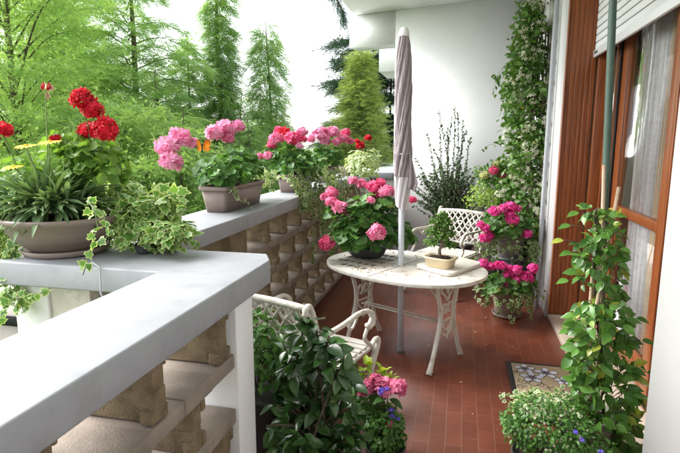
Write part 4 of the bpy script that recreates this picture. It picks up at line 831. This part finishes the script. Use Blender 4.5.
mb = MB(); sm = MB(); dome(mb, LB, at(543,432,2.12), (.18,.14,.14), 3200, .020, jit=.55, lo=.6, zmin=-.6, seed=81, lump=.22); dome(mb, LB, at(585,445,2.1), (.10,.09,.06), 500, .019, jit=.5, seed=83); mb.build('leaves', M['box'], vr)
mb = MB(); dome(mb, LI, at(542,404,2.2), (.13,.09,.045), 170, .026, jit=.4, lo=.5, seed=82)
for a, b_ in (((520,415,2.2),(500,398,2.25)),((515,425,2.15),(499,420,2.2)),((525,405,2.2),(512,394,2.3)),((515,440,2.1),(503,432,2.1)),((560,405,2.2),(575,396,2.3)),((550,400,2.2),(560,385,2.3)),((540,400,2.2),(530,385,2.35))): ivy_strand(mb, sm, path(at(*a),at(*b_),-.01,7,.004), .026, .014)
mb.build('pale_leaves', M['ivyp'], vr); sm.build('stems', M['stalk'], vr, smooth=True)
fb = MB(); P_ = at(546,425,2.12)+nrm(unit(70)*np.array([1,1,1])+np.array([0,-1,.6]))*np.array([.17,.13,.13]); fb.inst(FJ, P_, unit(70)+np.array([0,-1,.5]), unit(70), .006); tag(fb.build('tiny_flowers', M['wht'], vr), kind='stuff')
for x, y in ((582,440),(601,452),(576,432)): head(M['blue'], vr, at(x,y,1.98), .012, n=10)
# ================================================================ TREES AND BACKGROUND
def tree_mesh(kind, h, r0, seed, nl, dens, fsize):
    global rng; rng = np.random.default_rng(seed); g = random.Random(seed)
    lf = MB(); br = MB(); br.tube(bez([(0,0,0),(g.uniform(-.1,.1),g.uniform(-.1,.1),h*.35),(g.uniform(-.15,.15),g.uniform(-.1,.1),h*.7),(0,0,h)],14), np.linspace(.011*h+.015,.008,14), 8)
    for i in range(nl):
        t = (i+g.random())/nl; z_ = h*(.12+.86*t); a = i*2.4+g.uniform(-.5,.5)
        if kind == 'cone': L_ = r0*(1-t)**.8*(.75+.5*g.random())+.12; dz = L_*.25; dr = -L_*.25
        elif kind == 'weep': L_ = r0*(.22+.78*(1-t)**.7)*(.6+.6*g.random()); dz = L_*.5; dr = -L_*.8
        elif kind == 'broad': L_ = r0*math.sin(PI*min(1,.15+.8*t))**.7*(.6+.6*g.random()); dz = L_*.7; dr = -.1*L_
        elif kind == 'cedar': L_ = r0*(1-t*.28)*(.6+.5*g.random()); z_ = h*(.15+.83*round(t*11)/11); dz = L_*.02; dr = -L_*.12
        else: L_ = r0*(1-t)**.7*(.62+.5*g.random()+.15*math.sin(a*3+z_*2))+.08; dz = L_*.9; dr = L_*.2
        d_ = np.array([math.cos(a),math.sin(a),0]); b0 = np.array([0,0,z_]); b1 = b0+d_*L_*.5+(0,0,dz*.7); b2 = b0+d_*L_+(0,0,dz+dr)
        q = bez([b0,b1,b2], 10); br.tube(q, np.linspace(.006+.008*L_,.003,10), 5, cap=False)
        n_ = int(dens*L_)+3; s0 = (.12+.88*rng.random(n_)**.8)*9; pp = np.stack([np.interp(s0,np.arange(10),q[:,k]) for k in range(3)],1)
        side = np.cross(d_,[0,0,1]); off = side[None]*rng.normal(size=(n_,1))*L_*.16+rng.normal(size=(n_,3))*.05
        if kind == 'thuja': off += rng.normal(size=(n_,3))*.05
        pp = pp+off; tip = nrm(d_*.8+side*rng.normal(size=(n_,1))*.8+np.array([0,0,{'cone':-.35,'weep':-1.6,'broad':-.1,'cedar':-.1,'thuja':.9}[kind]])+rng.normal(size=(n_,3))*.25)
        nor = nrm(np.array([0,0,1.])+rng.normal(size=(n_,3))*.4)
        if kind in ('broad',): 
            for _ in range(2): lf.inst(LB, pp+rng.normal(size=(n_,3))*.10, nrm(rng.normal(size=(n_,3))+np.array([0,0,.8])), nrm(rng.normal(size=(n_,3))), fsize*.30*(.6+.7*rng.random(n_)), np.clip(rng.random(n_)*.5+.5*g.random(),0,1))
            lf.inst(LFR, pp+rng.normal(size=(n_,3))*.06, nor, tip, fsize*1.1*(.6+.7*rng.random(n_)), np.clip(rng.random(n_)*.5+.5*g.random(),0,1))
        else: lf.inst(LFR, pp, nor, tip, fsize*(.6+.6*rng.random(n_)), np.clip(rng.random(n_)*.6+.4*g.random(),0,1))
    return lf, br
_tc = {}
def tree(name, label, cat, group, px, Y, z1, rad, kind, mat, seed=1, rz=0., nl=60, dens=38, fsize=.3, href=None, cross=None):
    key = (kind, seed, nl, mat); h = z1-GZ; base = at(px,140,Y); base[2] = GZ
    t = empty(name, tuple(base), label, cat, group, rz)
    if key not in _tc:
        lf, br = tree_mesh(kind, h, rad, seed, nl, dens, fsize); _tc[key] = (lf.mesh('crown', M[mat]), br.mesh('trunk', M['bark'], True), h, rad)
    c_, b_, h0, r0_ = _tc[key]
    for nm, me in (('crown', c_), ('trunk', b_)):
        o = bpy.data.objects.new(nm, me); col.objects.link(o); o.parent = t; o.scale = (rad/r0_, rad/r0_, h/h0)
    return t
G = 'trees behind the parapet'
tree('broadleaf_tree','big spreading light green tree at the far left with pale gaps between its limbs','tree',G,20,8.5,6.6,2.3,'broad','t1',3,0,90,80,.24)
tree('feathery_tree','tall airy feathery tree rising past the top of the picture behind the red geraniums','tree',G,135,12,8.0,2.9,'cone','t2',5,0,120,95,.34)
tree('feathery_tree','middle sized feathery tree to the right of the tallest airy one','tree',G,192,14,4.4,1.9,'cone','t2',14,1.3,110,110,.34)
tree('weeping_tree','narrow weeping tree with hanging curtains of leaves reaching past the top of the picture','tree',G,224,13.5,7.4,.80,'weep','t2',8,0,130,150,.36)
tree('feathery_tree','slender pointed feathery tree alone against the sky on the right of the weeping tree','tree',G,268,14,4.6,1.25,'weep','t2',33,.4,100,130,.34)
tree('broadleaf_tree','rounded light green tree low behind the ivy and the bowl planter','tree',G,118,8.5,1.9,2.0,'broad','t1',15,0,70,85,.24)
tree('feathery_tree','bushy feathery tree low behind the first flower box','tree',G,185,9,2.0,1.7,'cone','t2',5,2.6)
tree('feathery_tree','pale feathery tree low behind the second flower box','tree',G,248,12,1.9,1.7,'cone','t2',12,2.1)
tree('broadleaf_tree','distant rounded tree between the tall feathery trees','tree',G,85,16,4.2,2.7,'broad','t1',15,2.0)
tree('feathery_tree','distant feathery tree behind the gap of the left trees','tree',G,160,19,4.6,2.4,'cone','t2',12,4.1)
tree('feathery_tree','small distant feathery tree right of the slender pointed one','tree',G,300,20,1.2,1.8,'cone','t2',5,4.2)
tree('broadleaf_tree','leafy tree at the left edge low behind the bowl planter','tree',G,-20,10,2.4,2.6,'broad','t1',3,2.2)
tree('feathery_tree','full leafy feathery tree low between the weeping tree and the slender pointed tree','tree',G,243,16,3.0,1.9,'cone','t2',14,2.9)
tree('feathery_tree','wide feathery tree just right of the red geraniums','tree',G,158,11,3.0,2.2,'cone','t2',14,5.1)
tree('broadleaf_tree','tall pale broadleaf tree farther back between the left limbs','tree',G,58,12.5,4.9,2.3,'broad','t1',41,1.0,95,120,.24)
tree('feathery_tree','soft feathery tree filling the gap behind the tallest airy one','tree',G,112,16,4.9,2.4,'cone','t2',14,3.6)
tree('thuja_tree','dense yellow green conical conifer left of the closed umbrella','tree',G,360,12,3.45,.98,'thuja','t3',21,0,330,120,.20)
tree('cedar_tree','dark blue green cedar with flat tiers of branches behind the yellow green conifer','tree',G,392,19,4.9,3.45,'cedar','t4',24,0,120,105,.5)
# a hanging cedar branch at the roof edge
hb = MB(); sb = MB()
hbp = [at(331,-12,6.9),at(337,0,6.9),at(342,10,6.9),at(344,22,6.9)]; sb.tube(bez(hbp,8), .012, 5)
for q in bez(hbp, 14): n_=9; hb.inst(LFR, q+rng.normal(size=(n_,3))*.03, unit(n_), nrm(unit(n_)+np.array([0,0,-1.2])), .16)
nb = empty('cedar_branch', tuple(at(337,0,6.9)), 'dark needle twig hanging down at the left end of the ceiling', 'branch'); hb.build('needles', M['t4'], nb); sb.build('twig', M['bark'], nb)
# ground level planting (uncountable) and far woods
rng = np.random.default_rng(99)
mb = MB(); n = 46000; X_ = rng.uniform(-16,14,n); Y_ = 6.5+24*rng.random(n)**1.2; Hh = 1.0+.9*np.sin(X_*1.1+np.sin(Y_*.7)*2)+.8*np.sin(Y_*.9+X_*.4); Z_ = GZ+.1+np.clip(Hh,.2,3)*rng.random(n)**.5
mb.inst(T_frond(4,.45,.3), np.stack([X_,Y_,Z_],1), unit(n)*.6+np.array([0,0,1.]), unit(n)+np.array([0,0,.2]), .42*(.6+.6*rng.random(n)))
tag(mb.build('undergrowth', M['hedge']), 'light green undergrowth filling the garden below the balcony', 'undergrowth', kind='stuff')
mb = MB(); n = 26000; X_ = rng.uniform(-40,26,n); top = .7+1.1*np.sin(X_*.35)+.8*np.sin(X_*.9+1)+.4*np.sin(X_*2.3)-np.clip(X_+5,0,6)*.28; Z_ = GZ+(top-GZ)*rng.random(n)**.6; Y_ = 31+4*rng.random(n)
mb.inst(T_frond(4,.6,.3), np.stack([X_,Y_,Z_],1), unit(n)*.6+np.array([0,-.3,.6]), unit(n), .95*(.6+.6*rng.random(n)))
tag(mb.build('far_woods', M['hedge']), 'distant strip of light green woods behind the garden trees', 'woods', kind='stuff')
# neighbouring bits
nbk = empty('neighbour_building', tuple(at(410,60,9.5)), 'white corner of the next building showing under the beam left of the umbrella', 'building')
p = at(379,58,9.5); q = at(430,58,9.5); za = at(385,43,9.5)[2]+.6; zb = at(385,71.5,9.5)[2]; MB().box((p[0],9.5,zb),(q[0]+1.5,10.6,za)).build('wall', M['white'], nbk)
MB().box((p[0]+.9,10.0,GZ),(q[0]+1.5,10.5,zb-.002)).build('wall', M['white'], nbk)
cn = empty('canopy', tuple(at(380,170,11)), 'low pale canopy roof seen over the far end of the parapet', 'canopy')
a = at(345,172,10.2); b_ = at(405,172,10.2); c = at(405,163,12.8); d = at(372,161,12.8); ze = a[2]
v = [a, (b_[0]+1,b_[1],a[2]), (c[0]+1,c[1],c[2]), (d[0],d[1],c[2])]; v2 = [np.array(x)-(0,0,.12) for x in v]
MB().raw([*v, *v2], [(0,1,2,3),(7,6,5,4),(0,4,5,1),(1,5,6,2),(2,6,7,3),(3,7,4,0)]).build('canopy_sheet', M['canopy'], cn)
s_ = MB()
for x in (a[0]+.15, b_[0]): s_.tube([(x,10.3,GZ),(x,10.3,ze-.1)], .05, 8)
s_.build('post', M['roof'], cn)
an = empty('garden_shed', tuple(at(5,325,4.6)), 'beige flat roofed shed with a black gutter below the left end of the parapet', 'shed')
p = at(-40,318,4.6); q = at(26,318,4.6); zr = at(10,316,4.6)[2]
MB().box((p[0]-1,4.6,GZ),(q[0],6.2,zr-.10)).build('wall', M['render'], an); MB().box((p[0]-1.05,4.55,zr-.098),(q[0]+.04,4.60,zr)).build('gutter', M['rubber'], an); MB().box((p[0]-1.05,4.602,zr-.098),(q[0]+.04,6.3,zr+.02)).build('roof', M['render'], an)
# ================================================================ LIGHT
w_ = bpy.data.worlds.new('World'); scn.world = w_; w_.use_nodes = True; nt = w_.node_tree; bg = nt.nodes['Background']
sky = N(nt, 'ShaderNodeTexSky'); sky.sky_type = 'NISHITA'; sky.sun_disc = False; SE, SAZ = R(44), R(-84)   # sun azimuth from +Y, clockwise positive
sky.sun_elevation = SE; sky.sun_rotation = SAZ; sky.air_density = 1.; sky.dust_density = 1.5; sky.ozone_density = .5
hs = N(nt, 'ShaderNodeHueSaturation', Saturation=.22, Value=1.0); nt.links.new(sky.outputs[0], hs.inputs['Color']); nt.links.new(hs.outputs[0], bg.inputs['Color']); bg.inputs['Strength'].default_value = .15
sd = bpy.data.lights.new('sun', 'SUN'); sd.energy = 1.5; sd.angle = R(40); sd.color = (1,.97,.92); so = bpy.data.objects.new('sun', sd); col.objects.link(so)
dv = Vector((math.sin(SAZ)*math.cos(SE), math.cos(SAZ)*math.cos(SE), math.sin(SE))); so.rotation_euler = dv.to_track_quat('Z', 'Y').to_euler()
vs = scn.view_settings; vs.view_transform = 'Standard'; vs.look = 'None'; vs.gamma = 1; vs.use_curve_mapping = False; vs.exposure = 2.15
scn.render.resolution_x = 1024; scn.render.resolution_y = 682
